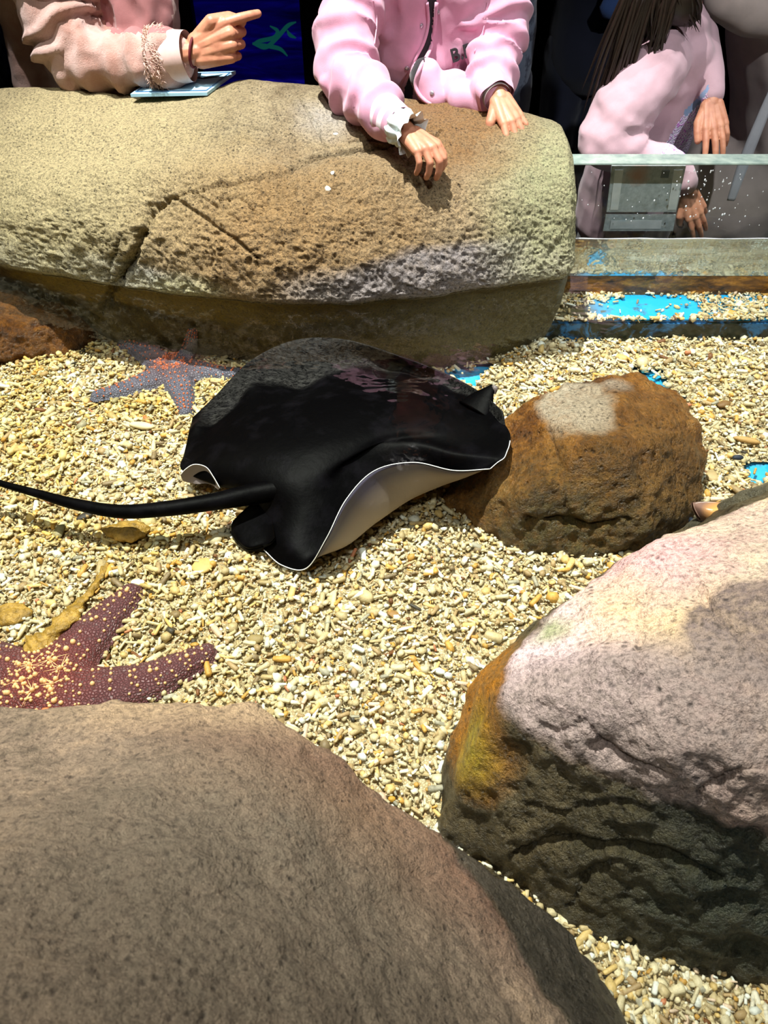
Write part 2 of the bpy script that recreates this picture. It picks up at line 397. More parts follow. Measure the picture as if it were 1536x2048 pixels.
def hull_rock(name, pts, voxel, smooth, amps, mat_, label, cracks=(), seed=1, low=.004):
    bm = bmesh.new()
    for p in pts: bm.verts.new(p)
    r = bmesh.ops.convex_hull(bm, input=bm.verts)
    bmesh.ops.delete(bm, geom=[g for g in r['geom_interior'] if isinstance(g, bmesh.types.BMVert)], context='VERTS')
    me = bpy.data.meshes.new('h'); bm.to_mesh(me); bm.free()
    me = remeshed(me, voxel, smooth); me.materials.clear()
    V, N = get_vn(me); V = grow(V, N, amps, seed); V = V + N * (-np.abs(fbm(V, 24, 4, seed + 3, .6)) * low * np.clip(-N[:, 1] + .1, 0, 1) * (V[:, 2] < .24))[:, None]; V = carve(V, N, cracks); set_v(me, V)
    return tag(link(name, me, mat_), label, 'boulder')
boulder_mid = hull_rock('boulder', [at_z(868, 1010, -.01), at_z(935, 1052, -.01), at_z(1000, 1095, -.01), at_z(1060, 1118, -.01), at_z(1180, 1130, -.01), at_z(1275, 1118, -.01), at_z(1360, 1062, -.01),
    at_z(1402, 985, .03), at_z(1418, 925, .05), at_z(1400, 852, .085), at_z(1345, 782, .11), at_z(1285, 745, .115), at_z(1130, 765, .115), at_z(1050, 806, .10), at_z(1000, 850, .07), at_z(940, 930, .035),
    at_z(1190, 890, .15), at_z(1300, 880, .14), at_z(1130, 835, .145), at_z(1245, 930, .135), at_z(1250, 800, .14), at_z(1360, 800, 0), at_z(1200, 800, 0), at_z(950, 900, 0), at_z(1050, 1000, .085), at_z(1300, 1050, .06)],
    .0042, 5, [(11, .007, 3), (42, .0042, 3), (110, .0018, 2)], M['rock_brown'], 'brown algae-covered boulder in mid pool with pale scraped patch on top',
    [([(1060, 1040), (1130, 1042), (1200, 1048), (1260, 1040)], 6, .012), ([(1095, 850), (1110, 900), (1130, 960), (1140, 1030)], 5, .006), ([(1300, 850), (1340, 860), (1400, 850)], 5, .005)])
boulder_rust = hull_rock('boulder', [at_z(-60, 765, -.01), at_z(40, 748, -.01), at_z(130, 722, -.01), at_z(206, 690, -.01), at_z(190, 655, .03), at_z(120, 610, .06), at_z(40, 590, .085), at_z(-60, 575, .1), at_z(-300, 600, .12),
    at_z(-300, 800, 0), at_z(-60, 650, .085), at_z(60, 660, .06), at_z(210, 660, 0), at_z(-300, 600, -.01)], .005, 7, [(12, .01, 3), (45, .004, 3)], M['rock_rust'],
    'rust-orange submerged rock at the left, below the long tan boulder', [([(50, 655), (90, 640), (120, 652)], 4, .01), ([(-20, 735), (40, 720), (80, 730)], 5, .01)], 4)
boulder_pink = hull_rock('boulder', [at_z(862, 1700, -.01), at_z(862, 1650, -.01), at_z(885, 1545, 0.01), at_z(905, 1450, .04), at_z(938, 1368, .07), at_z(1005, 1300, .115), at_z(1080, 1240, .16), at_z(1190, 1172, .18), at_z(1285, 1120, .195), at_z(1420, 1045, .20), at_z(1540, 1000, .215),
    at_z(1720, 960, .2), at_z(1400, 1045, .02), at_z(1560, 960, .0), at_z(1150, 1210, .0), at_z(1720, 1400, .27), at_z(1450, 1160, .245), at_z(1540, 1180, .27), at_z(1545, 1560, .235), at_z(1450, 1530, .235), at_z(1340, 1490, .225), at_z(1200, 1448, .215), at_z(1085, 1405, .20),
    at_z(1000, 1390, .17), at_z(950, 1500, .115), at_z(930, 1600, .06), at_z(1000, 1790, -.01), at_z(1130, 1862, -.01), at_z(1300, 1930, -.01), at_z(1540, 2000, -.01), at_z(1800, 2050, -.01), at_z(1800, 1700, .2), at_z(1250, 1320, .245), at_z(1800, 1000, 0), at_z(1400, 1330, .265)],
    .0042, 9, [(7, .009, 3), (30, .004, 3), (90, .0014, 3)], M['rock_pink'], 'large pink and cream boulder at the right, dark wet lower face, beside the photographer',
    [([(1170, 1440), (1190, 1470), (1240, 1510), (1290, 1530), (1350, 1550)], 6, .007), ([(1060, 1440), (1110, 1460), (1170, 1445)], 5, .007),
     ([(1050, 1610), (1130, 1625), (1200, 1605), (1260, 1605), (1330, 1640)], 5, .006), ([(1020, 1710), (1100, 1680), (1200, 1690), (1330, 1705), (1440, 1760)], 8, .012),
     ([(1130, 1820), (1180, 1750), (1240, 1720)], 7, .008), ([(1290, 1180), (1275, 1280), (1280, 1350), (1255, 1420)], 5, .007), ([(1400, 1590), (1460, 1550), (1536, 1530)], 7, .012),
     ([(1395, 1150), (1415, 1210), (1480, 1270), (1536, 1320)], 7, .008), ([(1340, 1300), (1360, 1306), (1375, 1298)], 5, .006)], 7, low=.009)
boulder_dark = hull_rock('boulder', [at_z(1330, 1085, -.01), at_z(1390, 1030, .03), at_z(1440, 1000, .08), at_z(1490, 980, .11), at_z(1545, 962, .125), at_z(1800, 930, .12), at_z(1800, 1100, .05), at_z(1450, 1090, .05),
    at_z(1800, 930, -.01), at_z(1420, 1010, -.01), at_z(1560, 990, .13), at_z(1800, 1150, -.01), at_z(1400, 1130, -.01)], .005, 7, [(12, .006, 3), (60, .002, 2)],
    rock_mat('dark_wet_rock', [c3(80, 76, 60)] * 4, [c3(60, 56, 44), c3(90, 84, 68), c3(110, 102, 80), c3(128, 116, 92)], speck=.3), 'dark grey-green submerged rock behind the pink boulder at the right edge', seed=9)
boulder_front = hull_rock('boulder', [at_z(-200, 1440, .22), at_z(0, 1432, .235), at_z(160, 1436, .24), at_z(300, 1414, .24), at_z(400, 1396, .238), at_z(500, 1400, .232), at_z(585, 1444, .228), at_z(655, 1525, .222), at_z(735, 1605, .21),
    at_z(860, 1672, .17), at_z(1000, 1760, .135), at_z(1120, 1842, .10), at_z(1185, 1920, .075), at_z(1262, 2060, .05), at_z(1300, 2200, .04), at_z(-200, 1600, .30), at_z(200, 1560, .285), at_z(430, 1560, .275), at_z(250, 1750, .33),
    at_z(600, 1750, .27), at_z(800, 1830, .225), at_z(1050, 2000, .16), at_z(200, 2000, .37), at_z(600, 2040, .33), at_z(-200, 1900, .38), (-.75, .3, .22), (-.75, -.1, .4), (0, -.15, .4), (.2, -.2, .25), (.25, -.2, 0), (.2, .12, 0), (.05, .26, 0), (-.1, .3, 0), (-.75, .36, 0), (-.75, -.25, 0), (.2, -.25, 0)],
    .0060, 7, [(6, .007, 3), (28, .0035, 3), (85, .0016, 3)], M['rock_front'], 'large smooth grey-brown boulder filling the bottom left foreground',
    [([(230, 1440), (250, 1462), (330, 1458)], 5, .004), ([(820, 1745), (850, 1752), (880, 1750)], 6, .003)], 11)
ROCKS = [boulder_back, boulder_mid, boulder_rust, boulder_pink, boulder_dark, boulder_front]
dg = bpy.context.evaluated_depsgraph_get()
BV = [BVHTree.FromObject(o, dg) for o in ROCKS]
def inside(p):
    for b in BV:
        h = b.ray_cast(Vector(p), Vector((0, 0, 1)))
        if h[0] is not None and h[1].z > 0: return True
    return False
def rock_z(x, y, b=None):
    best = -1
    for t in ([b] if b else BV):
        h = t.ray_cast(Vector((x, y, 2)), Vector((0, 0, -1)))
        if h[0] is not None: best = max(best, h[0].z)
    return best

# ================================================================== POOL SHELL
M['blue'] = (lambda t: t.bsdf(Base_Color=t.mix(t.mrange(t.noise(18, 6, .7), .52, .68), t.mix(t.noise(60, 3), c3(30, 150, 215), c3(60, 180, 235)), c3(92, 84, 60)), Roughness=.5))(NT('blue_pool_paint'))
def box(x0, x1, y0, y1, z0, z1):
    V = [(x, y, z) for z in (z0, z1) for y in (y0, y1) for x in (x0, x1)]
    return V, [(0, 2, 3, 1), (4, 5, 7, 6), (0, 1, 5, 4), (2, 6, 7, 3), (0, 4, 6, 2), (1, 3, 7, 5)]
def bx(name, b, mat_, parent=None, bev=0):
    me = mesh(*box(*b))
    if bev:
        bm = bmesh.new(); bm.from_mesh(me); bmesh.ops.bevel(bm, geom=bm.edges[:], offset=bev, segments=2, affect='EDGES'); bm.to_mesh(me); bm.free()
    return link(name, me, mat_, parent, False)
tag(bx('floor', (-1.6, 1.9, -.5, 1.72, -.06, -.012), M['blue']), 'blue painted pool floor showing in bare spots between the gravel', kind='structure')
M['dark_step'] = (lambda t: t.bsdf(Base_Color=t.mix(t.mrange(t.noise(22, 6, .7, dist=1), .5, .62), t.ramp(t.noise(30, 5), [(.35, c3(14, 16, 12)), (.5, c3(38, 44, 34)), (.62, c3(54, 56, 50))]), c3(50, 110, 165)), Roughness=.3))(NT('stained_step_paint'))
SY, SZ, GY = 1.326, .045, 1.434
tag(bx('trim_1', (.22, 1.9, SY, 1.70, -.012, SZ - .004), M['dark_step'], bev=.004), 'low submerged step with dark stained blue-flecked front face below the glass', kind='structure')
# blue paint on the step's flat top
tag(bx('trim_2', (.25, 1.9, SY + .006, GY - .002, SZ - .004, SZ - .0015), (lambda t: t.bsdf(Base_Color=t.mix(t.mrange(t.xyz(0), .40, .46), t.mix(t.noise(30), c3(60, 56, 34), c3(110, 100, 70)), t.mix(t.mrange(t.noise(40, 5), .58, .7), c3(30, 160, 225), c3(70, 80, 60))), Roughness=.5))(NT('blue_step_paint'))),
    'bright blue painted top of the low step, partly under gravel', kind='structure')

# ================================================================== GRAVEL
BARE0 = [[(880, 738), (990, 730), (972, 752), (945, 770), (905, 765)], [(1268, 738), (1318, 744), (1338, 778), (1375, 800), (1362, 818), (1330, 808), (1300, 780)], [(1482, 932), (1540, 918), (1540, 962), (1500, 962)],
         [(1310, 1100), (1340, 1078), (1400, 1058), (1395, 1085), (1330, 1115)]]
BARE1 = [[(1115, 615), (1200, 603), (1250, 588), (1350, 590), (1395, 608), (1400, 628), (1300, 634), (1120, 634)], [(1430, 588), (1460, 588), (1462, 594), (1432, 596)]]
def bare(P, polys):
    Q = proj(P) + np.stack([vn(P, 60, 3), vn(P, 60, 4)], -1) * 9
    m = np.zeros(len(P), bool)
    for p in polys: m |= in_poly(Q, p)
    return m
def ground(x, y):
    P = np.stack([x, y, x * 0], -1); return .0055 * fbm(P, 7, 3, 21) + .002
rng = np.random.default_rng(5)
gm = NT('coral_gravel')
at = gm.n('Attribute', attribute_name='Col').outputs['Color']
col = gm.mix(1, at, gm.ramp(gm.noise(260, 4, .7), [(.3, .62), (.5, .95), (.7, 1.0)]), 'MULTIPLY')
M['gravel'] = gm.bsdf(Base_Color=col, Roughness=.55, Normal=gm.bump(gm.noise(600, 3), .5, .001))
PAL = np.array([c3(226, 212, 172), c3(216, 200, 158), c3(204, 184, 138), c3(240, 232, 206), c3(236, 238, 226), c3(190, 168, 122), c3(222, 190, 122), c3(206, 158, 78), c3(176, 148, 104), c3(168, 162, 140), c3(140, 120, 88), c3(120, 78, 44), c3(70, 64, 54), c3(200, 128, 90), c3(232, 204, 176)])
PW = np.array([17, 16, 13, 12, 6, 10, 8, 4.5, 6, 4, 2.5, 1.0, .7, .5, 3]); PW = PW / PW.sum()
def base_sheet(name, x0, x1, y0, y1, st, zf, polys, parent):
    xs = np.arange(x0, x1, st); ys = np.arange(y0, y1, st); X, Y = np.meshgrid(xs, ys, indexing='ij')
    P = np.stack([X, Y, X * 0], -1).reshape(-1, 3); P[:, 2] = zf(P[:, 0], P[:, 1])
    nv = len(ys); iu, iv = np.meshgrid(np.arange(len(xs) - 1), np.arange(nv - 1), indexing='ij'); a = (iu * nv + iv).ravel()
    Fa = np.stack([a, a + nv, a + nv + 1, a + 1], 1)
    Fa = Fa[~bare(P[Fa].mean(1), polys)]
    me = fast_mesh(P, Fa); n = len(P)
    ca = me.color_attributes.new('Col', 'FLOAT_COLOR', 'POINT')
    c = np.ones((n, 4), np.float32); c[:, :3] = PAL[rng.choice(len(PAL), n, p=PW)] * .8; ca.data.foreach_set('color', c.ravel())
    return me
me = base_sheet('g', -1.3, 1.5, .1, 1.45, .0095, lambda x, y: ground(x, y) - .004, BARE0, None)
gb_ = NT('fine_coral_grit'); vc = gb_.n('TexVoronoi', ins={'Vector': gb_.pos, 'Scale': 330.0}); ve = gb_.voro(330, 'DISTANCE_TO_EDGE')
gc = gb_.ramp(gb_.n('SeparateColor', ins={0: vc.outputs['Color']}).outputs[0], [(0, c3(150, 130, 92)), (.4, c3(200, 182, 138)), (.7, c3(222, 208, 172)), (1, c3(190, 150, 96))])
M['grit'] = gb_.bsdf(Base_Color=gb_.mix(1, gc, gb_.ramp(ve, [(.0, .6), (.14, .95)]), 'MULTIPLY'), Roughness=.7, Normal=gb_.bump(gb_.mrange(ve, 0, .25), .5, .003))
gravel = tag(link('gravel_bed', me, M['grit']), 'bed of cream and tan coral gravel covering the pool floor', 'gravel', kind='stuff')
# proto pieces -------------------------------------------------
def rod_proto(k):
    r = np.random.default_rng(100 + k); n = 4; seg = 5
    xs = np.array([-1, -.82, .82, 1.]); rr = np.array([.55, 1, .95, .5]) * r.uniform(.85, 1.15, 4); bend = r.uniform(-.3, .3)
    V = []
    for x, q in zip(xs, rr):
        for j in range(seg):
            a = j / seg * 2 * math.pi; V.append((x, q * math.cos(a) * r.uniform(.85, 1.15) + bend * (1 - x * x) * 1.5, q * math.sin(a) * r.uniform(.85, 1.1)))
    T = []
    for i in range(n - 1):
        for j in range(seg):
            a, b = i * seg + j, i * seg + (j + 1) % seg; T += [(a, b, b + seg), (a, b + seg, a + seg)]
    for j in range(1, seg - 1): T += [(0, j + 1, j), (15, 15 + j, 15 + j + 1)]
    return np.array(V), np.array(T)
def lump_proto(k):
    bm = bmesh.new(); bmesh.ops.create_icosphere(bm, subdivisions=1, radius=1); r = np.random.default_rng(200 + k)
    V = np.array([v.co[:] for v in bm.verts]); T = np.array([[v.index for v in f.verts] for f in bm.faces]); bm.free()
    return V * r.uniform(.75, 1.25, (len(V), 1)), T
RODS = [rod_proto(k) for k in range(10)]; LUMPS = [lump_proto(k) for k in range(8)]
def eul(a, b, c):
    ca, sa, cb, sb, cc, sc = np.cos(a), np.sin(a), np.cos(b), np.sin(b), np.cos(c), np.sin(c)
    R = np.empty((len(a), 3, 3))
    R[:, 0, 0] = cc * cb; R[:, 0, 1] = cc * sb * sa - sc * ca; R[:, 0, 2] = cc * sb * ca + sc * sa
    R[:, 1, 0] = sc * cb; R[:, 1, 1] = sc * sb * sa + cc * ca; R[:, 1, 2] = sc * sb * ca - cc * sa
    R[:, 2, 0] = -sb; R[:, 2, 1] = cb * sa; R[:, 2, 2] = cb * ca
    return R
FP = []
def scatter(P, sx, sy, sz, protos, tilt=.35):
    n = len(P); pick = rng.integers(0, len(protos), n); Rm = eul(rng.uniform(-.9, .9, n), rng.normal(0, tilt, n), rng.uniform(0, 2 * math.pi, n))
    cols = PAL[rng.choice(len(PAL), n, p=PW)] * rng.uniform(.85, 1.1, (n, 1))
    yel = np.clip((-.10 - P[:, 0]) / .25, 0, 1)[:, None] * np.clip(fbm(P, 9, 3, 31)[:, None] + .6, 0, 1)
    cols = cols * (1 - yel * np.array([.04, .12, .42]))
    Vs, Ts, Cs = [], [], []; off = 0
    for k, (PV, PT) in enumerate(protos):
        m = pick == k; q = m.sum()
        if not q: continue
        L = PV[None] * np.stack([sx[m], sy[m], sz[m]], 1)[:, None, :]
        W = np.einsum('nij,nvj->nvi', Rm[m], L) + P[m][:, None, :]
        Vs.append(W.reshape(-1, 3)); Ts.append((PT[None] + (np.arange(q) * len(PV))[:, None, None]).reshape(-1, 3) + off); off += q * len(PV)
        Cs.append(np.repeat(cols[m], len(PV), 0))
    return np.concatenate(Vs), np.concatenate(Ts), np.concatenate(Cs)
def field(n, x0, x1, y0, y1, polys, zf, step=False):
    x = rng.uniform(x0, x1, n); y = rng.uniform(y0, y1, n); P = np.stack([x, y, zf(x, y)], -1)
    Q = proj(P); ok = (np.abs(Q[:, 0] - 768) < 1080) & (Q[:, 1] < 2400)
    b = bare(P, polys); ok &= ~b | (rng.random(n) < .035)
    P = P[ok]
    if not step: P = P[[not inside((p[0], p[1], .006)) for p in P]]
    return P
gz = lambda x, y: ground(x, y)
def make_piece_mesh(P, k=.97, rodshare=.46):
    n = len(P); s = rng.lognormal(0, .42, n) * k
    isrod = rng.random(n) < rodshare
    a, b = P[isrod], P[~isrod]; sa, sb = s[isrod], s[~isrod]
    Lr = np.clip(.0042 * sa * rng.lognormal(0, .35, len(a)), .002, .012); Rr = .0019 * sa * rng.uniform(.8, 1.2, len(a))
    V1, T1, C1 = scatter(a, Lr, Rr, Rr * .9, RODS, .28)
    V2, T2, C2 = scatter(b, .0034 * sb * rng.uniform(.7, 1.4, len(b)), .0026 * sb, .0017 * sb * rng.uniform(.6, 1.4, len(b)), LUMPS, .4)
    V = np.concatenate([V1, V2]); T = np.concatenate([T1, T2 + len(V1)]); Cc = np.concatenate([C1, C2])
    me = fast_mesh(V, T); ca = me.color_attributes.new('Col', 'FLOAT_COLOR', 'POINT')
    c = np.ones((len(V), 4), np.float32); c[:, :3] = Cc; ca.data.foreach_set('color', c.ravel())
    return me
P = np.concatenate([field(91000, -1.15, 1.25, .12, 1.36, BARE0, gz), field(5500, .08, .8, .1, .36, BARE0, gz)]); P[:, 2] += rng.uniform(-.001, .004, len(P))
print('gravel pieces', len(P))
o = link('coral_gravel', make_piece_mesh(P), M['gravel'], gravel); tag(o, kind='stuff')
P = field(5200, .3, 1.35, SY, GY, BARE1, lambda x, y: x * 0 + SZ + .001, True); P[:, 2] += rng.uniform(-.001, .004, len(P))
o = link('step_gravel', make_piece_mesh(P), M['gravel'], gravel); tag(o, 'coral gravel lying on the low step', kind='stuff')
# 300 larger coral fragments, each its own part
big = []
while len(big) < 280:
    x, y = rng.uniform(-.85, .95), rng.uniform(.16, 1.3); p = np.array([[x, y, 0.]]); q = proj(p)[0]
    if not (10 < q[0] < 1526 and 10 < q[1] < 2030): continue
    if bare(p, BARE0)[0] or inside((x, y, .006)): continue
    big.append((x, y))
protos = []
for k in range(24):
    s = rng.uniform(1.5, 2.3)
    PV, PT = (RODS[k % 10] if k % 3 else LUMPS[k % 8])
    V = PV * (np.array([.0050, .0019, .0018]) if k % 3 else np.array([.0042, .0032, .0018])) * s
    me = fast_mesh(V, PT); ca = me.color_attributes.new('Col', 'FLOAT_COLOR', 'POINT')
    c = np.ones((len(V), 4), np.float32); c[:, :3] = PAL[rng.choice(12, p=PW[:12] / PW[:12].sum())]; ca.data.foreach_set('color', c.ravel())
    me.materials.append(M['gravel']); me.polygons.foreach_set('use_smooth', np.ones(len(PT), bool)); protos.append(me)
for k, (x, y) in enumerate(big):
    o = bpy.data.objects.new('coral_fragment', protos[k % 24]); C.objects.link(o); o.parent = gravel
    o.location = (x, y, float(ground(np.array([x]), np.array([y]))[0]) + .0045); o.rotation_euler = (rng.uniform(-.5, .5), rng.normal(0, .15), rng.uniform(0, 6.28))
# odd stones that stand out
def stone(px, py, L, Wd, T, colr, name, label, cat, z=.006, rot=0., seed=0, rough=.6, zz=None):
    p = at_z(px, py, z if zz is None else zz); V, T_ = ellipsoid((0, 0, 0), (L, Wd, T), Matrix.Rotation(rot, 3, 'Z'), 14, 9)
    V = np.array([tuple(v) for v in V]); V = V * (1 + .22 * fbm(V + seed * .37, .9 / L, 2, seed)[:, None]) + np.array(p)
    me = mesh(V, T_); return tag(link(name, me, plain(name + '_surface', colr, rough, .3, 500)), label, cat)
stone(672, 1474, .0065, .002, .002, c3(240, 160, 30), 'coral_fragment', 'bright orange stick-shaped fragment on the gravel below the ray', 'coral', rot=1.4, seed=1)
stone(701, 1480, .004, .003, .003, c3(110, 36, 40), 'pebble', 'small wine-red pebble next to the bright orange fragment', 'pebble', rot=.4, seed=2)
stone(616, 1434, .0052, .0038, .003, c3(244, 248, 246), 'pebble', 'white oval pebble beside the edge of the foreground boulder', 'pebble', rot=1.2, seed=3)
stone(608, 1387, .0042, .0034, .003, c3(244, 246, 240), 'pebble', 'smaller round white pebble above the white oval one', 'pebble', seed=4)
stone(797, 1502, .0055, .003, .003, c3(92, 88, 74), 'pebble', 'dark grey pebble on the gravel right of the foreground boulder', 'pebble', rot=1.2, seed=5)
stone(784, 1598, .0042, .0036, .003, c3(206, 156, 60), 'pebble', 'amber pebble on the gravel by the foreground boulder slope', 'pebble', seed=6)
stone(1348, 805 - 14, .007, .006, .006, c3(24, 24, 26), 'pebble', 'black pebble at the blue patch behind the brown boulder', 'pebble', seed=7)
stone(1476, 915, .009, .0055, .004, c3(34, 42, 56), 'pebble', 'dark slate pebble near the right-hand blue patch', 'pebble', seed=8)
stone(1448, 808, .013, .008, .005, c3(122, 90, 50), 'pebble', 'brown angular stone on the gravel right of the brown boulder', 'pebble', rot=.3, seed=9)
stone(1425, 952, .010, .014, .006, c3(176, 152, 108), 'pebble', 'tan oval stone close to the right side of the brown boulder', 'pebble', seed=10)
stone(1494, 880, .022, .006, .005, c3(178, 140, 84), 'coral_fragment', 'long tan coral stick at right, above the dark slate pebble', 'coral', rot=-.35, seed=11)
stone(1378, 1040, .006, .005, .005, c3(52, 62, 82), 'pebble', 'blue-grey round pebble between brown boulder and brown ray wing tip', 'pebble', seed=12)
stone(283, 851, .024, .009, .006, c3(222, 204, 160), 'coral_fragment', 'pale knobbly coral piece below the small starfish', 'coral', rot=-.2, seed=13)
stone(172, 1030, .013, .006, .003, c3(56, 50, 44), 'shell_chip', 'dark shell chip just below the ray tail', 'shell', rot=.7, seed=14)
stone(405, 1130, .017, .014, .004, c3(206, 172, 104), 'shell_flake', 'broad golden flake on the gravel under the ray', 'shell', rot=.5, seed=15)
stone(788, 1228, .009, .006, .002, c3(150, 112, 62), 'shell_chip', 'brown pointed shell chip on the gravel below the ray wing', 'shell', rot=-.6, seed=16)
stone(512, 1277, .010, .007, .005, c3(150, 130, 84), 'pebble', 'olive-tan pebble on the gravel right of the large starfish', 'pebble', seed=17)
stone(275, 1165, .010, .006, .003, c3(240, 246, 238), 'shell_chip', 'white chip touching the tip of the large starfish upper arm', 'shell', seed=18)
stone(218, 1140, .005, .014, .004, c3(196, 150, 70), 'coral_fragment', 'ochre stick standing beside the top of the seaweed strand', 'coral', rot=-.2, seed=19)
# ================================================================== STINGRAY
t = NT('ray_skin')
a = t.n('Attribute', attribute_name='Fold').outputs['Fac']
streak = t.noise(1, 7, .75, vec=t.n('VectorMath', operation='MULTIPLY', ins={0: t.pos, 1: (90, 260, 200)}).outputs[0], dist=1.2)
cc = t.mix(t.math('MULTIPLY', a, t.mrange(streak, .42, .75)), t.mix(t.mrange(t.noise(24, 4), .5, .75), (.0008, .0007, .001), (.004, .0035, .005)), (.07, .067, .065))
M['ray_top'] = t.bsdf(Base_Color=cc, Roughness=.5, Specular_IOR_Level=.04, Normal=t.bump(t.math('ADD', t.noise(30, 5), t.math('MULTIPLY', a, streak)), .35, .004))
t = NT('ray_belly'); ed = t.n('Attribute', attribute_name='Edge').outputs['Fac']
M['ray_belly'] = t.bsdf(Base_Color=t.mix(t.mrange(ed, .0, .75), c3(150, 136, 124), c3(78, 74, 92)), Roughness=.5, Normal=t.bump(t.noise(120, 4), .2, .002))
M['ray_rim'] = plain('ray_rim', c3(236, 236, 236), .4)
RG = [  # rows far -> near; each (px, py, z)
 [(385, 835, .035), (430, 792, .05), (500, 722, .095), (590, 680, .108), (690, 679, .108), (800, 713, .105), (900, 751, .095), (962, 786, .105), (1004, 822, .118)],
 [(378, 868, .045), (442, 832, .055), (512, 772, .066), (600, 768, .064), (700, 738, .066), (800, 742, .072), (890, 772, .08), (955, 806, .09), (1010, 845, .112)],
 [(368, 908, .045), (445, 880, .072), (520, 840, .086), (610, 812, .094), (700, 800, .10), (800, 800, .098), (885, 815, .095), (955, 840, .095), (1020, 868, .112)],
 [(364, 940, .045), (450, 922, .074), (530, 900, .092), (620, 880, .102), (705, 862, .104), (795, 850, .10), (880, 858, .094), (955, 872, .094), (1019, 888, .110)],
 [(430, 970, .042), (490, 966, .066), (560, 960, .082), (630, 940, .09), (700, 910, .094), (775, 880, .092), (850, 876, .09), (930, 896, .092), (1014, 903, .108)],
 [(500, 992, .035), (540, 1010, .05), (588, 1022, .058), (640, 1000, .066), (690, 946, .076), (748, 905, .084), (830, 893, .09), (912, 908, .094), (1008, 916, .106)],
 [(518, 1050, .028), (558, 1080, .034), (604, 1098, .034), (684, 1090, .028), (752, 1042, .036), (818, 998, .04), (876, 972, .05), (930, 952, .075), (995, 925, .104)],
 [(528, 1100, .016), (563, 1130, .014), (612, 1137, .022), (652, 1078, .074), (693, 998, .112), (750, 941, .122), (828, 925, .121), (908, 941, .113), (980, 938, .106)]]
def stingray():
    G = np.array([[tuple(at_z(*p)) for p in r] for r in RG])
    D = catmull(G, 120); D = np.swapaxes(catmull(np.swapaxes(D, 0, 1), 140), 0, 1)
    nr, nc = D.shape[:2]
    r = np.linspace(0, 1, nr)[:, None] * np.ones((1, nc)); c = np.linspace(0, 1, nc)[None] * np.ones((nr, 1))
    # small waves in the far fold
    wv = np.exp(-((r - .13) / .05) ** 2) * (.006 * np.sin(c * 46) * np.sin(c * 17 + 1) + .004 * np.sin(c * 23 + 2))
    D[..., 2] += wv
    er = np.minimum(r, 1 - r) * 2; ec = np.minimum(c, 1 - c) * 2
    th = .0018 + .040 * np.clip(1 - ((r - .5) / .36) ** 2, 0, 1) ** 1.0 * np.clip(1 - ((c - .48) / .46) ** 2, 0, 1)
    du = np.gradient(D, axis=1); dv = np.gradient(D, axis=0); N = np.cross(du, dv); N /= np.linalg.norm(N, axis=2)[..., None] + 1e-12
    if N[nr // 2, nc // 2, 2] < 0: N = -N
    dn = N * .25 + np.array([0, 0, .75]); thin = (th < .006)[..., None]; B = np.where(thin, D - N * th[..., None], D - dn * th[..., None])
    B[..., 2] = np.where(th > .006, np.maximum(B[..., 2], .006), B[..., 2])
    V = np.concatenate([D.reshape(-1, 3), B.reshape(-1, 3)]); n = nr * nc
    iu, iv = np.meshgrid(np.arange(nr - 1), np.arange(nc - 1), indexing='ij'); a = (iu * nc + iv).ravel()
    T = np.stack([a, a + nc, a + nc + 1, a + 1], 1); Bt = np.stack([a + n, a + 1 + n, a + nc + 1 + n, a + nc + n], 1)
    ring = [j for j in range(nc)] + [(i * nc + nc - 1) for i in range(1, nr)] + [((nr - 1) * nc + j) for j in range(nc - 2, -1, -1)] + [i * nc for i in range(nr - 2, 0, -1)]
    ring = np.array(ring); nx = np.roll(ring, -1); Rm = np.stack([ring, nx, nx + n, ring + n], 1)
    me = fast_mesh(V, np.concatenate([T, Bt, Rm]))
    mi = np.concatenate([np.zeros(len(T)), np.ones(len(Bt)), np.zeros(len(Rm))]).astype(np.int32)
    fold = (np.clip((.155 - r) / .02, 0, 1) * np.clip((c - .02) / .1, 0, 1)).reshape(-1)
    edge = np.exp(-((1 - r) / .045) ** 2).reshape(-1)
    # merge extra pieces: tail, pelvic fin, curled tip
    mb = MB(); mb.v = [tuple(v) for v in V]; mb.f = [tuple(int(i) for i in f) for f in np.concatenate([T, Bt, Rm])]; mb.m = list(int(x) for x in mi)
    tail = [(600, 972, .062), (520, 985, .062), (430, 1003, .066), (335, 1017, .068), (240, 1023, .066), (150, 1008, .066), (75, 987, .066), (0, 966, .066), (-90, 935, .066), (-260, 860, .05)]
    tr = [.018, .0175, .0135, .0118, .0105, .0088, .0066, .0050, .0038, .001]
    mb.add(*tube([at_z(*p) for p in tail], tr, 14, 90, flat=.9), 0)
    lob = [[(535, 985), (500, 1010), (466, 1042), (462, 1066)], [(540, 1010), (512, 1035), (480, 1072), (474, 1084)], [(545, 1040), (528, 1065), (500, 1092), (494, 1098)], [(550, 1075), (540, 1085), (525, 1092), (522, 1097)]]
    L = np.array([[tuple(at_z(p[0], p[1], .042 - .008 * j)) for j, p in enumerate(rr)] for rr in lob])
    L = catmull(L, 24); L = np.swapaxes(catmull(np.swapaxes(L, 0, 1), 24), 0, 1); f = L.reshape(-1, 3); f2 = f - np.array([0, 0, .005])
    q = [(i * 24 + j, i * 24 + j + 1, i * 24 + 25 + j, i * 24 + 24 + j) for i in range(23) for j in range(23)]
    edgeq = [(i, i + 1) for i in range(23)] + [(23 + 24 * i, 47 + 24 * i) for i in range(23)] + [(552 + i + 1, 552 + i) for i in range(23)] + [(24 * i + 24, 24 * i) for i in range(23)]
    mb.add(list(f) + list(f2), q + [tuple(x + 576 for x in p[::-1]) for p in q] + [(a, b, b + 576, a + 576) for a, b in edgeq], 0)
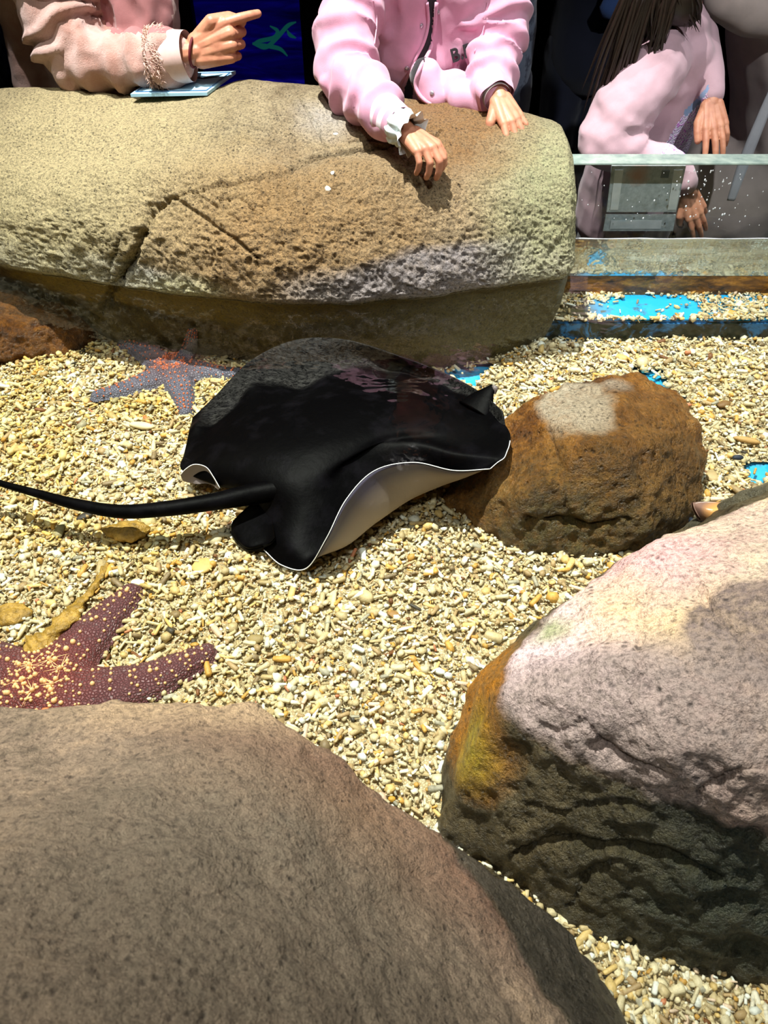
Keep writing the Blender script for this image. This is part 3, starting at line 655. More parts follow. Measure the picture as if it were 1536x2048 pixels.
    # upturned rear tip, pale inside
    tip = [[(361, 950, .05), (372, 938, .06), (389, 929, .068), (412, 934, .066), (426, 952, .058), (440, 976, .046)], [(364, 958, .04), (376, 955, .042), (390, 952, .045), (408, 953, .045), (424, 962, .044), (438, 978, .04)],
           [(366, 962, .034), (380, 966, .032), (395, 968, .034), (410, 967, .036), (424, 970, .038), (437, 980, .038)]]
    Tp = np.array([[tuple(at_z(*p)) for p in rr] for rr in tip]); Tp = catmull(Tp, 12); Tp = np.swapaxes(catmull(np.swapaxes(Tp, 0, 1), 30), 0, 1)
    f = Tp.reshape(-1, 3); q = [(i * 30 + j, i * 30 + j + 1, i * 30 + 31 + j, i * 30 + 30 + j) for i in range(11) for j in range(29)]
    mb.add(f, q, 1); mb.add(*tube(Tp[0] + np.array([0, -.0005, .0005]), [.0007] * 30, 6), 2)
    # curled snout-side tip
    mb.add(*tube([at_z(950, 822, .088), at_z(964, 802, .100), at_z(976, 784, .112), at_z(986, 771, .119)], [.034, .024, .012, .004], 16, 30, flat=.38), 0)
    mb.add(*tube([q_ for q_ in D[::-1, -1][1:int(nr * .62) + 1]], [.0007] * int(nr * .62), 6), 2)
    mb.add(*tube([at_z(985, 772, .119), at_z(990, 777, .117), at_z(990, 788, .110)], [.002, .0045, .0015], 10, 16), 1)
    # pale hairline along the near margin
    mb.add(*tube(D[-1], [.00075] * len(D[-1]), 6), 2)
    mb.add(*tube([at_z(430, 1014, .05), at_z(335, 1029, .053), at_z(240, 1034, .053), at_z(200, 1028, .053)], [.0004, .0008, .0006, .0002], 6, 30), 2)
    root = empty('stingray', at_z(700, 950, 0.0))
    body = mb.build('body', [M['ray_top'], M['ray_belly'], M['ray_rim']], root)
    nv = len(mb.v)
    for nm, arr in (('Fold', np.concatenate([fold, np.zeros(nv - n)])), ('Edge', np.concatenate([edge, edge, np.ones(nv - 2 * n) * .4]))):
        at_ = body.data.attributes.new(nm, 'FLOAT', 'POINT'); at_.data.foreach_set('value', np.asarray(arr, np.float32))
    return tag(root, 'black stingray with white-edged wings and long tail gliding over the gravel', 'stingray')
stingray()

# ================================================================== STARFISH
def starfish(center, arms, wid, hgt, mats, label, knob_r, knob_n, seed, disc, knobcol, climb=None):
    """arms: list of pixel polylines from the centre outward; metric widths"""
    c0 = at_z(*center, 0.0); A = [catmull(np.array([tuple(at_z(p[0], p[1], 0)) for p in pl]), 24)[:, :2] for pl in arms]
    allp = np.concatenate(A); x0, y0 = allp.min(0) - wid * 1.3; x1, y1 = allp.max(0) + wid * 1.3; st = wid / 13
    xs, ys = np.arange(x0, x1, st), np.arange(y0, y1, st); X, Y = np.meshgrid(xs, ys, indexing='ij'); Q = np.stack([X.ravel(), Y.ravel()], 1)
    def hz(Q):
        acc = np.zeros(len(Q))
        for a in A:
            d, t = seg_dist(Q, a); w_ = wid * (1 - .52 * t) ; h_ = hgt * (1 - .5 * t)
            q = 1 - (d / w_) ** 2; acc += (np.clip(q, -1.5, 1) * .5 + .5).clip(0) ** 6 * h_ ** 3
        dd = np.linalg.norm(Q - np.array(c0[:2]), axis=1); q = 1 - (dd / disc) ** 2
        acc += (np.clip(q, -1.5, 1) * .5 + .5).clip(0) ** 5 * (hgt * 1.02) ** 3
        return acc ** (1 / 3)
    Z = hz(Q); lim = hgt * .26; zz = np.where(Z > lim, (Z - lim) * 1.3, -.003); zz = np.where(Z > lim, np.sqrt(np.clip(zz / hgt, 0, 1)) * hgt, zz)
    P3 = np.stack([Q[:, 0], Q[:, 1], zz + .004], 1); P3[:, 2] += .0008 * fbm(P3, 160, 2, seed) * (zz > .002)
    nv = len(ys); iu, iv = np.meshgrid(np.arange(len(xs) - 1), np.arange(nv - 1), indexing='ij'); a = (iu * nv + iv).ravel()
    Fa = np.stack([a, a + nv, a + nv + 1, a + 1], 1); keep = (Z[Fa] > lim).any(1); Fa = Fa[keep]
    used = np.unique(Fa); mp = np.zeros(len(P3), int); mp[used] = np.arange(len(used)); U = P3[used]; Fb = mp[Fa]
    # close underneath
    V = np.concatenate([U, np.stack([U[:, 0], U[:, 1], np.full(len(U), .002)], 1)]); n = len(U)
    e = {}
    for f in Fb:
        for k in range(4):
            u, v = int(f[k]), int(f[(k + 1) % 4]); e[(u, v)] = e.get((u, v), 0) + 1
    side = [(v, u, u + n, v + n) for (u, v) in e if (v, u) not in e]
    me = fast_mesh(V, np.concatenate([Fb, Fb[:, ::-1] + n, np.array(side)]))
    root = empty('starfish', c0); body = link('body', me, mats[0], root)
    at_ = me.attributes.new('Mid', 'FLOAT', 'POINT'); dd = np.linalg.norm(V[:, :2] - np.array(c0[:2]), axis=1); at_.data.foreach_set('value', np.clip(1.2 - dd / (disc * 1.9), 0, 1).astype(np.float32))
    bm = BVHTree.FromPolygons([Vector(v) for v in U], [tuple(map(int, f)) for f in Fb])
    mb = MB(); r = random.Random(seed)
    def knob(x, y, s, tall=1.3):
        h = bm.ray_cast(Vector((x, y, 1)), Vector((0, 0, -1)))
        if h[0] is None or h[0].z < .005: return None
        nn = (h[1] + Vector((0, 0, .6))).normalized(); Mx = nn.to_track_quat('Z', 'Y').to_matrix()
        mb.add(*ellipsoid(h[0] + nn * s * .2, (s, s, s * tall), Mx, 7, 5)); return h[0] + nn * s * .3
    for a in A:
        T = np.gradient(a, axis=0); T /= np.linalg.norm(T, axis=1)[:, None]; Nn = np.stack([-T[:, 1], T[:, 0]], 1)
        for i in np.linspace(2, 23, int(knob_n)):
            k = int(i); tt = i / 23; w_ = wid * (1 - .52 * tt)
            for side_, s in ((-.80, .75), (-.42, .8), (0, 1.15), (.42, .8), (.80, .75)):
                if abs(side_) == .42 and r.random() < .35: continue
                p = a[k] + Nn[k] * (side_ * w_ * .80 + r.uniform(-.08, .08) * w_) + T[k] * r.uniform(-.3, .3) * wid * .2
                knob(p[0], p[1], knob_r * 1.35 * s * r.uniform(.7, 1.25) * (1 - .2 * tt))
    mids = []
    for k in range(int(knob_n * 3)):
        an = r.uniform(0, 6.28); rr = disc * math.sqrt(r.random()) * .95
        q = knob(c0.x + rr * math.cos(an), c0.y + rr * math.sin(an), knob_r * r.uniform(.6, 1.0))
    hubs = []
    for k in range(6):
        an = k / 6 * 6.28 + .4; q = knob(c0.x + disc * .45 * math.cos(an), c0.y + disc * .45 * math.sin(an), knob_r * 1.5, 1.7)
        if q: hubs.append(q)
    if climb:
        pts, rr = [], []
        for i, (px, py, s) in enumerate(climb):
            h = BV[0].ray_cast(Vector((0, 0, H)), ray(px, py).normalized()); g = at_z(px, py, .010)
            p = h[0] + h[1] * s * .35 if (h[0] is not None and h[0].z > .004 and h[0].y < g.y + .02) else g
            pts.append(p); rr.append(s)
        V_, F_ = tube(pts, rr, 18, 40, flat=.8); am = mesh(V_, F_); a2 = am.attributes.new('Mid', 'FLOAT', 'POINT'); a2.data.foreach_set('value', np.linspace(.4, 0, len(V_)).astype(np.float32))
        link('arm', am, mats[0], root); Pc = catmull(np.array([tuple(p) for p in pts]), 22); Rc = catmull(np.array(rr), 22)
        for k in range(1, 22):
            tocam = (Vector((0, 0, H)) - Vector(Pc[k])).normalized(); sd = Vector((1, 0, 0))
            for q in (-.85, -.45, 0, .45, .85):
                n_ = (tocam * math.sqrt(1 - q * q) + sd * q).normalized(); c_ = Vector(Pc[k]) + n_ * Rc[k] * .97 + Vector((0, 0, r.uniform(-.002, .002))); mb.add(*ellipsoid(c_, (knob_r * r.uniform(.6, 1.0),) * 3, None, 7, 5))
    tag(mb.build('tubercle', mats[1], root), knobcol + ' knobs in rows along the arms', kind='stuff')
    if hubs:
        mb2 = MB()
        for i, h0 in enumerate(hubs):
            for j in range(7):
                an = r.uniform(0, 6.28); L = disc * r.uniform(.25, .5); pts = []
                for s in (0, .5, 1):
                    x, y = h0.x + math.cos(an) * L * s, h0.y + math.sin(an) * L * s; hh = bm.ray_cast(Vector((x, y, 1)), Vector((0, 0, -1)))
                    if hh[0] is not None: pts.append(hh[0] + Vector((0, 0, .0001)))
                if len(pts) == 3: mb2.add(*tube(pts, [knob_r * .32, knob_r * .22, knob_r * .1], 5, 6))
        tag(mb2.build('ridge_network', mats[1], root), kind='stuff')
    return tag(root, label, 'starfish')
def star_skin(name, base, mid, plate, sc):
    t = NT(name); v = t.voro(sc, 'DISTANCE_TO_EDGE'); m = t.n('Attribute', attribute_name='Mid').outputs['Fac']
    c = t.mix(t.mrange(m, .3, 1.3), t.mix(t.noise(40, 4), base, plate), mid); c = t.mix(1, c, t.ramp(v, [(.0, .35), (.14, 1)]), 'MULTIPLY')
    return t.bsdf(Base_Color=c, Roughness=.5, Normal=t.bump(t.mrange(v, 0, .3), .6, .002))
starfish((95, 1372), [[(95, 1372), (150, 1310), (205, 1250), (240, 1215), (262, 1190)], [(95, 1372), (190, 1388), (290, 1368), (360, 1338), (412, 1312)], [(95, 1372), (30, 1345), (-40, 1310), (-120, 1270)],
          [(95, 1372), (20, 1410), (-60, 1450)], [(95, 1372), (130, 1430), (165, 1500)]], .043, .021,
         [star_skin('maroon_starfish_skin', c3(92, 50, 54), c3(124, 50, 40), c3(112, 72, 74), 260), plain('cream_knob', c3(240, 190, 134), .5)],
         'large maroon starfish with cream knobs at the left, behind the foreground boulder', .0021, 14, 3, .050, 'cream-orange')
stone(90, 1420, .0042, .0034, .0018, c3(240, 120, 70), 'sieve_plate', 'flat orange disc on the large maroon starfish', 'starfish', zz=.026, seed=5)
starfish((345, 742), [[(345, 742), (360, 728), (368, 718)], [(345, 742), (400, 746), (440, 752), (500, 752)], [(345, 742), (360, 775), (370, 805), (372, 828)], [(345, 742), (300, 765), (250, 783), (196, 796)], [(345, 742), (310, 720), (278, 702), (248, 692)]], .034, .019,
         [star_skin('grey_violet_starfish_skin', c3(84, 84, 100), c3(90, 52, 48), c3(112, 112, 128), 230), plain('orange_knob', c3(206, 112, 76), .5)],
         'smaller grey-violet starfish with orange knobs beside the long tan boulder', .0017, 12, 8, .040, 'orange', climb=[(352, 738, .020), (368, 718, .019), (378, 698, .016), (384, 678, .0135), (386, 658, .009)])

# ================================================================== RAY WING TIP, SEAWEED, DEBRIS
M['weed'] = (lambda t: t.bsdf(Base_Color=t.ramp(t.noise(70, 6, .7), [(.3, c3(96, 76, 30)), (.5, c3(160, 124, 52)), (.7, c3(206, 164, 80))]), Roughness=.4, Normal=t.bump(t.noise(120, 5), .8, .006)))(NT('brown_weed'))
def lumpy(V, a, sc, seed):
    V = np.array([tuple(v) for v in V]); c = V.mean(0); d = V - c; return V + d * (fbm(V, sc, 3, seed)[:, None]) * a
V, Fc = tube([at_z(218, 1095, .006), at_z(210, 1130, .008), at_z(190, 1170, .009), at_z(165, 1200, .010), at_z(140, 1232, .014), at_z(105, 1268, .014), at_z(70, 1296, .010), at_z(48, 1312, .004)], [.001, .004, .005, .006, .012, .013, .017, .007], 12, 90, flat=.6,
             flute=lambda s, an: .25 * np.sin(3 * an + s * 30) + .12 * np.sin(s * 90))
V = np.array(V); V += .003 * np.stack([fbm(V, 90, 2, 1), fbm(V, 90, 2, 2), fbm(V, 90, 2, 3) * .5], 1)
tag(link('seaweed_strand', mesh(V, Fc), M['weed']), 'long yellow-brown slimy seaweed strand on the gravel above the large starfish', 'seaweed')
V, Fc = ellipsoid(at_z(250, 1062, .016), (.033, .020, .011), None, 26, 16)
tag(link('seaweed_clump', mesh(lumpy(V, .3, 60, 3), Fc), M['weed']), 'golden-brown clump of weed under the ray tail', 'seaweed')
V, Fc = ellipsoid(at_z(22, 1228, .008), (.026, .017, .008), None, 22, 14)
tag(link('seaweed_clump', mesh(lumpy(V, .3, 70, 6), Fc), M['weed']), 'flat brown clump of weed at the left edge above the large starfish', 'seaweed')
# tip of a second ray's wing, built as a plain brown wedge, no shell
RGs = [[(1385, 1004, .062), (1410, 1003, .066), (1440, 1004, .07), (1475, 1008, .07)], [(1388, 1016, .056), (1410, 1018, .066), (1440, 1020, .07), (1475, 1024, .07)], [(1398, 1034, .048), (1415, 1036, .056), (1440, 1038, .06), (1475, 1040, .06)], [(1410, 1050, .036), (1425, 1052, .042), (1445, 1054, .046), (1475, 1058, .05)]]
G = np.array([[tuple(at_z(*p)) for p in r] for r in RGs]); G = catmull(G, 18); G = np.swapaxes(catmull(np.swapaxes(G, 0, 1), 24), 0, 1); f = G.reshape(-1, 3)
mb = MB(); q = [(i * 24 + j, i * 24 + j + 1, i * 24 + 25 + j, i * 24 + 24 + j) for i in range(17) for j in range(23)]; f2 = f - np.array([0, -.003, .006]); nn = len(f)
ring = [j for j in range(24)] + [i * 24 + 23 for i in range(1, 18)] + [17 * 24 + j for j in range(22, -1, -1)] + [i * 24 for i in range(16, 0, -1)]
mb.add(list(f) + list(f2), q + [tuple(x + nn for x in p[::-1]) for p in q] + [(ring[i], ring[(i + 1) % len(ring)], ring[(i + 1) % len(ring)] + nn, ring[i] + nn) for i in range(len(ring))])
t = NT('brown_wing_tip'); cm = t.mix(t.near(at_z(1442, 1024, .07), .016, .012, .004), c3(128, 98, 88), c3(226, 160, 78))
tag(mb.build('shell', t.bsdf(Base_Color=cm, Roughness=.3, Normal=t.bump(t.noise(60, 3), .15, .003))), 'smooth brown wedge-shaped ray wing tip with orange patch between brown boulder and pink boulder', 'shell')
# small marks on the long boulder
def on_back(px, py):
    d = ray(px, py); h = BV[0].ray_cast(Vector((0, 0, H)), d.normalized()); return h[0], h[1]
for k, (px, py, s) in enumerate([(664, 346, .005), (655, 378, .0055), (670, 268, .004)]):
    p, nrm = on_back(px, py); Mx = nrm.to_track_quat('Z', 'Y').to_matrix(); V, Fc = ellipsoid(p, (s, s * .7, .0012), Mx, 14, 8)
    tag(link('white_fleck', mesh(lumpy(V, .5, 150, k), Fc), plain('white_fleck_paint', c3(232, 228, 214), .8)),
        ['white fleck on the long boulder, upper of the pair at its middle', 'white fleck on the long boulder, lower of the pair at its middle', 'straw-coloured fleck on top of the long boulder left of the sleeve'][k], 'fleck')

# ================================================================== GLASS WALL
def clear(name, tint, ior=1.3, bump=None, rough=.01, gl=1.0):
    t = NT(name); tr = t.n('BsdfTransparent', ins={0: tint}); g = t.n('BsdfGlossy', ins={'Roughness': rough, 'Color': (gl, gl, gl)})
    fr = t.n('Fresnel', ins={'IOR': ior})
    if bump is not None:
        b = t.bump(bump(t), .22, .01); t.put(g.inputs['Normal'], b); t.put(fr.inputs['Normal'], b)
    mx = t.n('MixShader', ins={0: fr, 1: tr, 2: g}); t.t.links.new(mx.outputs[0], t.out.inputs[0]); return t.m
M['glass'] = clear('clear_acrylic', (.94, .965, .96))
t = NT('acrylic_edge'); M['glass_top'] = t.bsdf(Base_Color=t.ramp(t.noise(40, 4), [(.3, c3(120, 140, 134)), (.7, c3(168, 184, 172))]), Roughness=.25, Alpha=.85)
t = NT('submerged_acrylic')      # the wetted inner face: mirror-like under water with a film of algae
al = t.n('BsdfDiffuse', ins={0: t.mix(t.mrange(t.xyz(0), .36, .46), c3(84, 72, 44), t.mix(t.mrange(t.noise(1, 4, vec=t.n('VectorMath', operation='MULTIPLY', ins={0: t.pos, 1: (8, 10, 90)}).outputs[0]), .4, .6), c3(92, 108, 108), c3(160, 176, 172)))})
gl_ = t.n('BsdfGlossy', ins={'Roughness': .06, 'Color': (.85, .9, .9), 'Normal': t.bump(t.noise(20, 3), .15, .01)})
mx = t.n('MixShader', ins={0: .45, 1: al, 2: gl_}); t.t.links.new(mx.outputs[0], t.out.inputs[0]); M['glass_wet'] = t.m
gx0, gx1 = .318, 1.6
gp = empty('glass_wall', ((gx0 + gx1) / 2, GY, 0)); tag(gp, kind='structure'); gp['label'] = 'thick clear acrylic wall at the right end of the long boulder'
def quad(name, a, b, c, d, mat_, parent): return link(name, mesh([a, b, c, d], [(0, 1, 2, 3)]), mat_, parent, False)
zt = .304; gb = GY + .05
bx('glass_panel', (gx0, gx1, GY, gb, .086, zt - .003), M['glass'], gp)
bx('polished_edge', (gx0, gx1, GY - .0005, gb + .0005, zt - .003, zt), M['glass_top'], gp, .001)
bx('submerged_panel', (gx0, gx1, GY - .003, GY - .0005, .085, ZW), M['glass_wet'], gp)
bx('algae_seam', (gx0 - .02, gx1, GY - .003, gb, SZ - .01, .086), (lambda t: t.bsdf(Base_Color=t.ramp(t.noise(1, 6, .7, vec=t.n('VectorMath', operation='MULTIPLY', ins={0: t.pos, 1: (20, 20, 70)}).outputs[0]), [(.36, c3(40, 26, 12)), (.5, c3(110, 72, 22)), (.65, c3(178, 122, 42))]), Roughness=.6, Normal=t.bump(t.noise(80, 5), .5, .005)))(NT('brown_algae')), gp)
# waterline meniscus and splashed drops on the pane
M['drop'] = plain('water_drop', (.75, .8, .82), .12)
V, Fc = tube([(gx0 + .03 + i * .04, GY - .002, ZW + .0008 * math.sin(i * 2.1)) for i in range(32)], [.0011] * 32, 6, 120)
tag(link('waterline', mesh(V, Fc), M['drop'], gp), 'bright wet line where the water meets the glass')
r = random.Random(4)
drops = [(r.gauss(1400, 45), r.uniform(338, 440), r.uniform(.0008, .0019)) for _ in range(46)] + [(r.uniform(1130, 1530), r.uniform(335, 455), r.uniform(.0005, .0011)) for _ in range(50)]
mb = MB()
for px, py, s in drops:
    mb.add(*ellipsoid(at_y(px, py, GY - .0004), (s, s * .4, s * 1.3), None, 8, 6))
tag(mb.build('water_drops', M['drop'], gp), kind='stuff')
# notices fixed to the outside of the pane, seen from behind
t = NT('notice_back'); nb_ = t.bsdf(Base_Color=t.mix(t.near(at_y(1272, 352, gb), .016, .01, .03), t.ramp(t.noise(90, 5, .7), [(.3, c3(160, 170, 170)), (.6, c3(200, 210, 210)), (.8, c3(225, 230, 230))]), c3(200, 160, 140)), Roughness=.6)
tape = plain('tape_strip', c3(236, 244, 242), .4)
def sheet(name, poly, Y, th, mat_, parent=None):
    P = [at_y(px, py, Y) for px, py in poly]; n = len(P); V = P + [p + Vector((0, th, 0)) for p in P]
    return link(name, mesh(V, [tuple(range(n)), tuple(range(n, 2 * n))[::-1]] + [(i, i + n, (i + 1) % n + n, (i + 1) % n) for i in range(n)]), mat_, parent, False)
n1 = empty('notice_board', at_y(1290, 430, gb)); tag(n1, 'grey back of the upper notice stuck outside the glass wall, two tape strips', 'notice')
sheet('board', [(1224, 332), (1372, 332), (1352, 424), (1213, 424)], gb + .003, .004, nb_, n1)
sheet('tape', [(1230, 340), (1247, 340), (1236, 420), (1220, 420)], gb + .0015, .001, tape, n1); sheet('tape', [(1348, 340), (1366, 340), (1352, 420), (1335, 420)], gb + .0015, .001, tape, n1)
tag(sheet('print', [(1324, 341), (1340, 341), (1337, 356), (1321, 356)], gb + .0015, .0008, plain('grey_print', c3(110, 118, 120), .6), n1), 'small grey printed mark showing through')
n2 = empty('notice_board', at_y(1280, 465, gb)); tag(n2, 'grey back of the lower notice at the waterline outside the glass wall', 'notice')
sheet('board', [(1212, 430), (1352, 430), (1346, 462), (1206, 462)], gb + .003, .004, nb_, n2); sheet('tape', [(1222, 441), (1324, 441), (1321, 458), (1219, 458)], gb + .0015, .001, tape, n2)

# ================================================================== WATER
wm = clear('pool_water', (.93, .96, .92), 1.33, lambda t: t.math('ADD', t.noise(9, 3, .5, dist=.6), t.math('MULTIPLY', t.noise(40, 2), .08)), .02)
V = []; 
tag(link('water_surface', mesh([(-1.6, -.5, ZW), (1.6, -.5, ZW), (1.6, GY - .001, ZW), (-1.6, GY - .001, ZW)], [(0, 1, 2, 3)]), wm, None, False), 'clear shallow water over the gravel of the touch pool', 'water', kind='stuff')
pts = []
for x in np.linspace(-.62, .33, 130):
    h = BV[0].ray_cast(Vector((x, .8, ZW + .0006)), Vector((0, 1, 0)))
    if h[0] is not None: pts.append(h[0] + Vector((0, -.0006, 0)))
rw = [.0005 + .0011 * abs(float(vn(np.array([[p.x, 0, 0]]), 26, 4)[0])) for p in pts]
V, Fc = tube(pts, rw, 6, 400)
tag(link('meniscus', mesh(V, Fc), (lambda t: t.bsdf(Base_Color=c3(120, 110, 80), Roughness=.12, Specular_IOR_Level=.9, Alpha=.6, Normal=t.bump(t.noise(300, 3), .8, .003)))(NT('wet_meniscus')), bpy.data.objects['water_surface']), 'bright wet line where the water meets the long boulder')
# ================================================================== HALL
FZ = -0.40
dark = plain('dark_wall_paint', (.006, .007, .010), .8); dfl = plain('dark_floor', (.01, .01, .011), .6)
def wall(name, b, label): tag(bx(name, b, dark), label, kind='structure')
wall('wall_back', (-3, 3, 3.2, 3.25, FZ, 3.4), 'dark wall of the hall behind the visitors'); wall('wall_left', (-3.05, -3, -2, 3.25, FZ, 3.4), 'dark left wall of the hall')
wall('wall_right', (3, 3.05, -2, 3.25, FZ, 3.4), 'dark right wall of the hall'); wall('wall_front', (-3, 3, -2.05, -2, FZ, 3.4), 'dark wall behind the photographer')
wall('ceiling', (-3, 3, -2, 3.25, 3.4, 3.45), 'dark ceiling of the hall')
tag(bx('floor_hall', (-3, 3, -2, 3.2, FZ - .05, FZ), dfl), 'dark visitor floor around the pool', kind='structure')
tag(bx('wall_pool', (-1.6, 1.9, 1.70, 1.73, FZ, .02), dark), 'dark outer wall of the pool on the visitors side', kind='structure')
# lit aquarium seen far behind
aq = empty('aquarium_window', at_y(505, 150, 3.15)); tag(aq, 'blue-lit aquarium window glowing in the dark behind the visitors', 'aquarium')
t = NT('blue_lit_water'); bands = t.noise(1, 4, .6, vec=t.n('VectorMath', operation='MULTIPLY', ins={0: t.pos, 1: (3, 3, 22)}).outputs[0], dist=.6)
e = t.n('Emission', ins={0: t.ramp(bands, [(.35, (.002, .001, .05)), (.5, (.004, .002, .16)), (.6, (.006, .003, .3)), (.7, (.02, .01, .75))]), 1: .22}); t.t.links.new(e.outputs[0], t.out.inputs[0])
p0, p1 = at_y(420, 230, 3.15), at_y(588, -200, 3.15)
bx('lit_pane', (p0.x, p1.x + .03, 3.15, 3.18, p0.z, 1.3), t.m, aq)
bx('frame', (p1.x, p1.x + .05, 3.10, 3.2, p0.z - .05, 1.35), dark, aq); bx('frame', (p0.x - .05, p0.x, 3.10, 3.2, p0.z - .05, 1.35), dark, aq)
t = NT('glowing_green_weed'); e = t.n('Emission', ins={0: (.004, .06, .05, 1), 1: .8}); t.t.links.new(e.outputs[0], t.out.inputs[0])
for pl in ([(505, 88), (530, 95), (552, 78), (575, 52), (592, 44)], [(540, 52), (555, 62), (548, 75), (520, 82), (508, 86)], [(574, 60), (580, 70), (592, 76)], [(505, 86), (535, 92), (560, 98), (575, 112)]):
    V, Fc = tube([at_y(px, py, 3.135) for px, py in pl], [.002] + [.0065] * (len(pl) - 2) + [.002], 8, 24); link('plant_frond', mesh(V, Fc), t.m, aq)

# ================================================================== PEOPLE
skin_ = NT('skin'); sn = skin_.noise(60, 4)
M['skin'] = skin_.bsdf(Base_Color=skin_.mix(skin_.mrange(sn, .35, .65), c3(196, 138, 108), c3(180, 120, 94)), Roughness=.5, Subsurface_Weight=.12, Subsurface_Radius=(.01, .004, .002), Normal=skin_.bump(skin_.noise(500, 3), .15, .001))
def cloth(name, col, var=.08, weave=900, fz=.25, col2=None, sc2=14):
    t = NT(name); c = t.mix(t.mrange(t.noise(18, 4), .35, .65), tuple(x * (1 - var) for x in col), tuple(min(x * (1 + var), 1) for x in col))
    if col2: c = t.mix(t.mrange(t.noise(sc2, 5, .7), .5, .6), c, col2)
    return t.bsdf(Base_Color=c, Roughness=.9, Sheen_Weight=fz, Normal=t.bump(t.noise(weave, 3), .3, .0015))
M['pink_jacket'] = cloth('pink_jersey', c3(208, 152, 176)); M['pale_pink'] = cloth('pale_pink_jersey', c3(196, 162, 172)); M['plush'] = None
t = NT('pink_plush'); fur = t.noise(420, 4, .8, dist=.4)
M['plush'] = t.bsdf(Base_Color=t.mix(t.mrange(t.noise(22, 5), .4, .65), c3(188, 142, 128), c3(206, 170, 160)), Roughness=.95, Sheen_Weight=.5, Normal=t.bump(fur, .7, .004))
M['dark_pink'] = cloth('dusky_pink_lining', c3(150, 100, 100)); M['dark_shirt'] = cloth('dark_shirt', c3(30, 28, 32)); M['navy'] = cloth('navy_trousers', c3(30, 34, 52))
M['beige'] = cloth('beige_wool', c3(214, 196, 188)); M['white_frill'] = cloth('white_cotton_frill', c3(216, 228, 226)); M['grey_floral'] = cloth('grey_floral', c3(84, 92, 90), col2=c3(30, 36, 34), sc2=40)
M['blue_grey'] = cloth('blue_grey_print', c3(90, 102, 122), col2=c3(30, 40, 66), sc2=40); M['trouser'] = cloth('grey_trousers', c3(60, 58, 62)); M['shoe'] = plain('shoe_rubber', c3(200, 196, 190), .6)
t = NT('hair'); M['hair'] = t.bsdf(Base_Color=t.mix(t.noise(200, 3), c3(28, 20, 16), c3(52, 40, 30)), Roughness=.45)
def blob(chains, ells=()):
    mb = MB()
    for ch in chains:
        for (a, ra), (b, rb) in zip(ch[:-1], ch[1:]): mb.add(*capsule(a, ra, b, rb))
    for c, r_, Mx in ells: mb.add(*ellipsoid(c, r_, Mx))
    return mb
def garment(name, chains, mats, parent, ells=(), voxel=.005, smooth=8, noise=((14, .006, 3),), folds=(), seed=1, paints=()):
    me = remeshed(blob(chains, ells), voxel, smooth); me.materials.clear(); V, N = get_vn(me); V = grow(V, N, noise, seed)
    for ch, lam, amp in folds:
        P = np.array([tuple(c[0]) for c in ch]); D = np.full(len(V), 9.); Tt = np.zeros(len(V)); acc = 0
        for a, b in zip(P[:-1], P[1:]):
            L = np.linalg.norm(b - a); t_ = np.clip(((V - a) @ (b - a)) / L ** 2, 0, 1); d = np.linalg.norm(V - (a + t_[:, None] * (b - a)), axis=1); m = d < D; D[m] = d[m]; Tt[m] = acc + t_[m] * L; acc += L
        rr = max(c[1] for c in ch) * 1.35
        ph = 2 * math.pi * Tt / lam + 2.6 * fbm(V, 16, 2, seed + 7); s = (.5 + .5 * np.sin(ph)) ** 1.6 - .4
        V = V + N * (s * amp * np.clip((rr - D) / .012, 0, 1) * (.5 + .6 * np.clip(fbm(V, 11, 2, seed + 9) + .6, 0, 1)))[:, None]
    set_v(me, V); o = link(name, me, mats, parent)
    for poly, mi in paints: paint(me, poly, mi)
    return o
CURL = {'relaxed': [(12, 26, 18)] * 4}
def hand_mb(wrist, fwd, up, L, ts, curls, spread=(8, 2, -4, -11), thumb=((.036, .032, -.008), (.052, .036, -.018), (.062, .032, -.028)), fore=None):
    s = L / .115; X = Vector(fwd).normalized(); Z = Vector(up); Z = (Z - X * Z.dot(X)).normalized(); Y = Z.cross(X); Wp = lambda x, y, z: Vector(wrist) + X * (x * s) + Y * (y * s * ts) + Z * (z * s)
    mb = MB(); lens = ((.022, .015, .012), (.025, .017, .0125), (.023, .016, .012), (.018, .012, .0105)); rads = (.0072, .0074, .007, .0062)
    kn = [(.050, .020, .0), (.053, .0068, .0025), (.050, -.0065, .0015), (.044, -.0185, -.002)]
    for k in range(4):
        x, y, z = kn[k]; r0 = rads[k]
        mb.add(*capsule(Wp(.004, y * .55, -.001), .0120 * s, Wp(x, y, z - .001), (r0 + .0018) * s, 12))
        yaw = math.radians(spread[k]); pitch = 0; p = (x, y, z); rr = r0
        for j in range(3):
            pitch += math.radians(curls[k][j]); L_ = lens[k][j]; q = (p[0] + L_ * math.cos(pitch) * math.cos(yaw), p[1] + L_ * math.cos(pitch) * math.sin(yaw), p[2] - L_ * math.sin(pitch))
            mb.add(*capsule(Wp(*p), rr * s, Wp(*q), rr * .9 * s, 12)); p = q; rr *= .9
    p = (.010, .014, -.004); rr = .0115
    for q in thumb: mb.add(*capsule(Wp(*p), rr * s, Wp(*q), max(rr * .8, .0066) * s, 12)); p = q; rr = max(rr * .8, .0066)
    mb.add(*ellipsoid(Wp(.030, .0, -.0035), (.028 * s, .0225 * s, .0135 * s), Matrix((X, Y, Z)).transposed()))
    if fore is not None: mb.add(*capsule(Wp(.002, 0, 0), .0135 * s, fore, .018 * s, 14))
    return mb
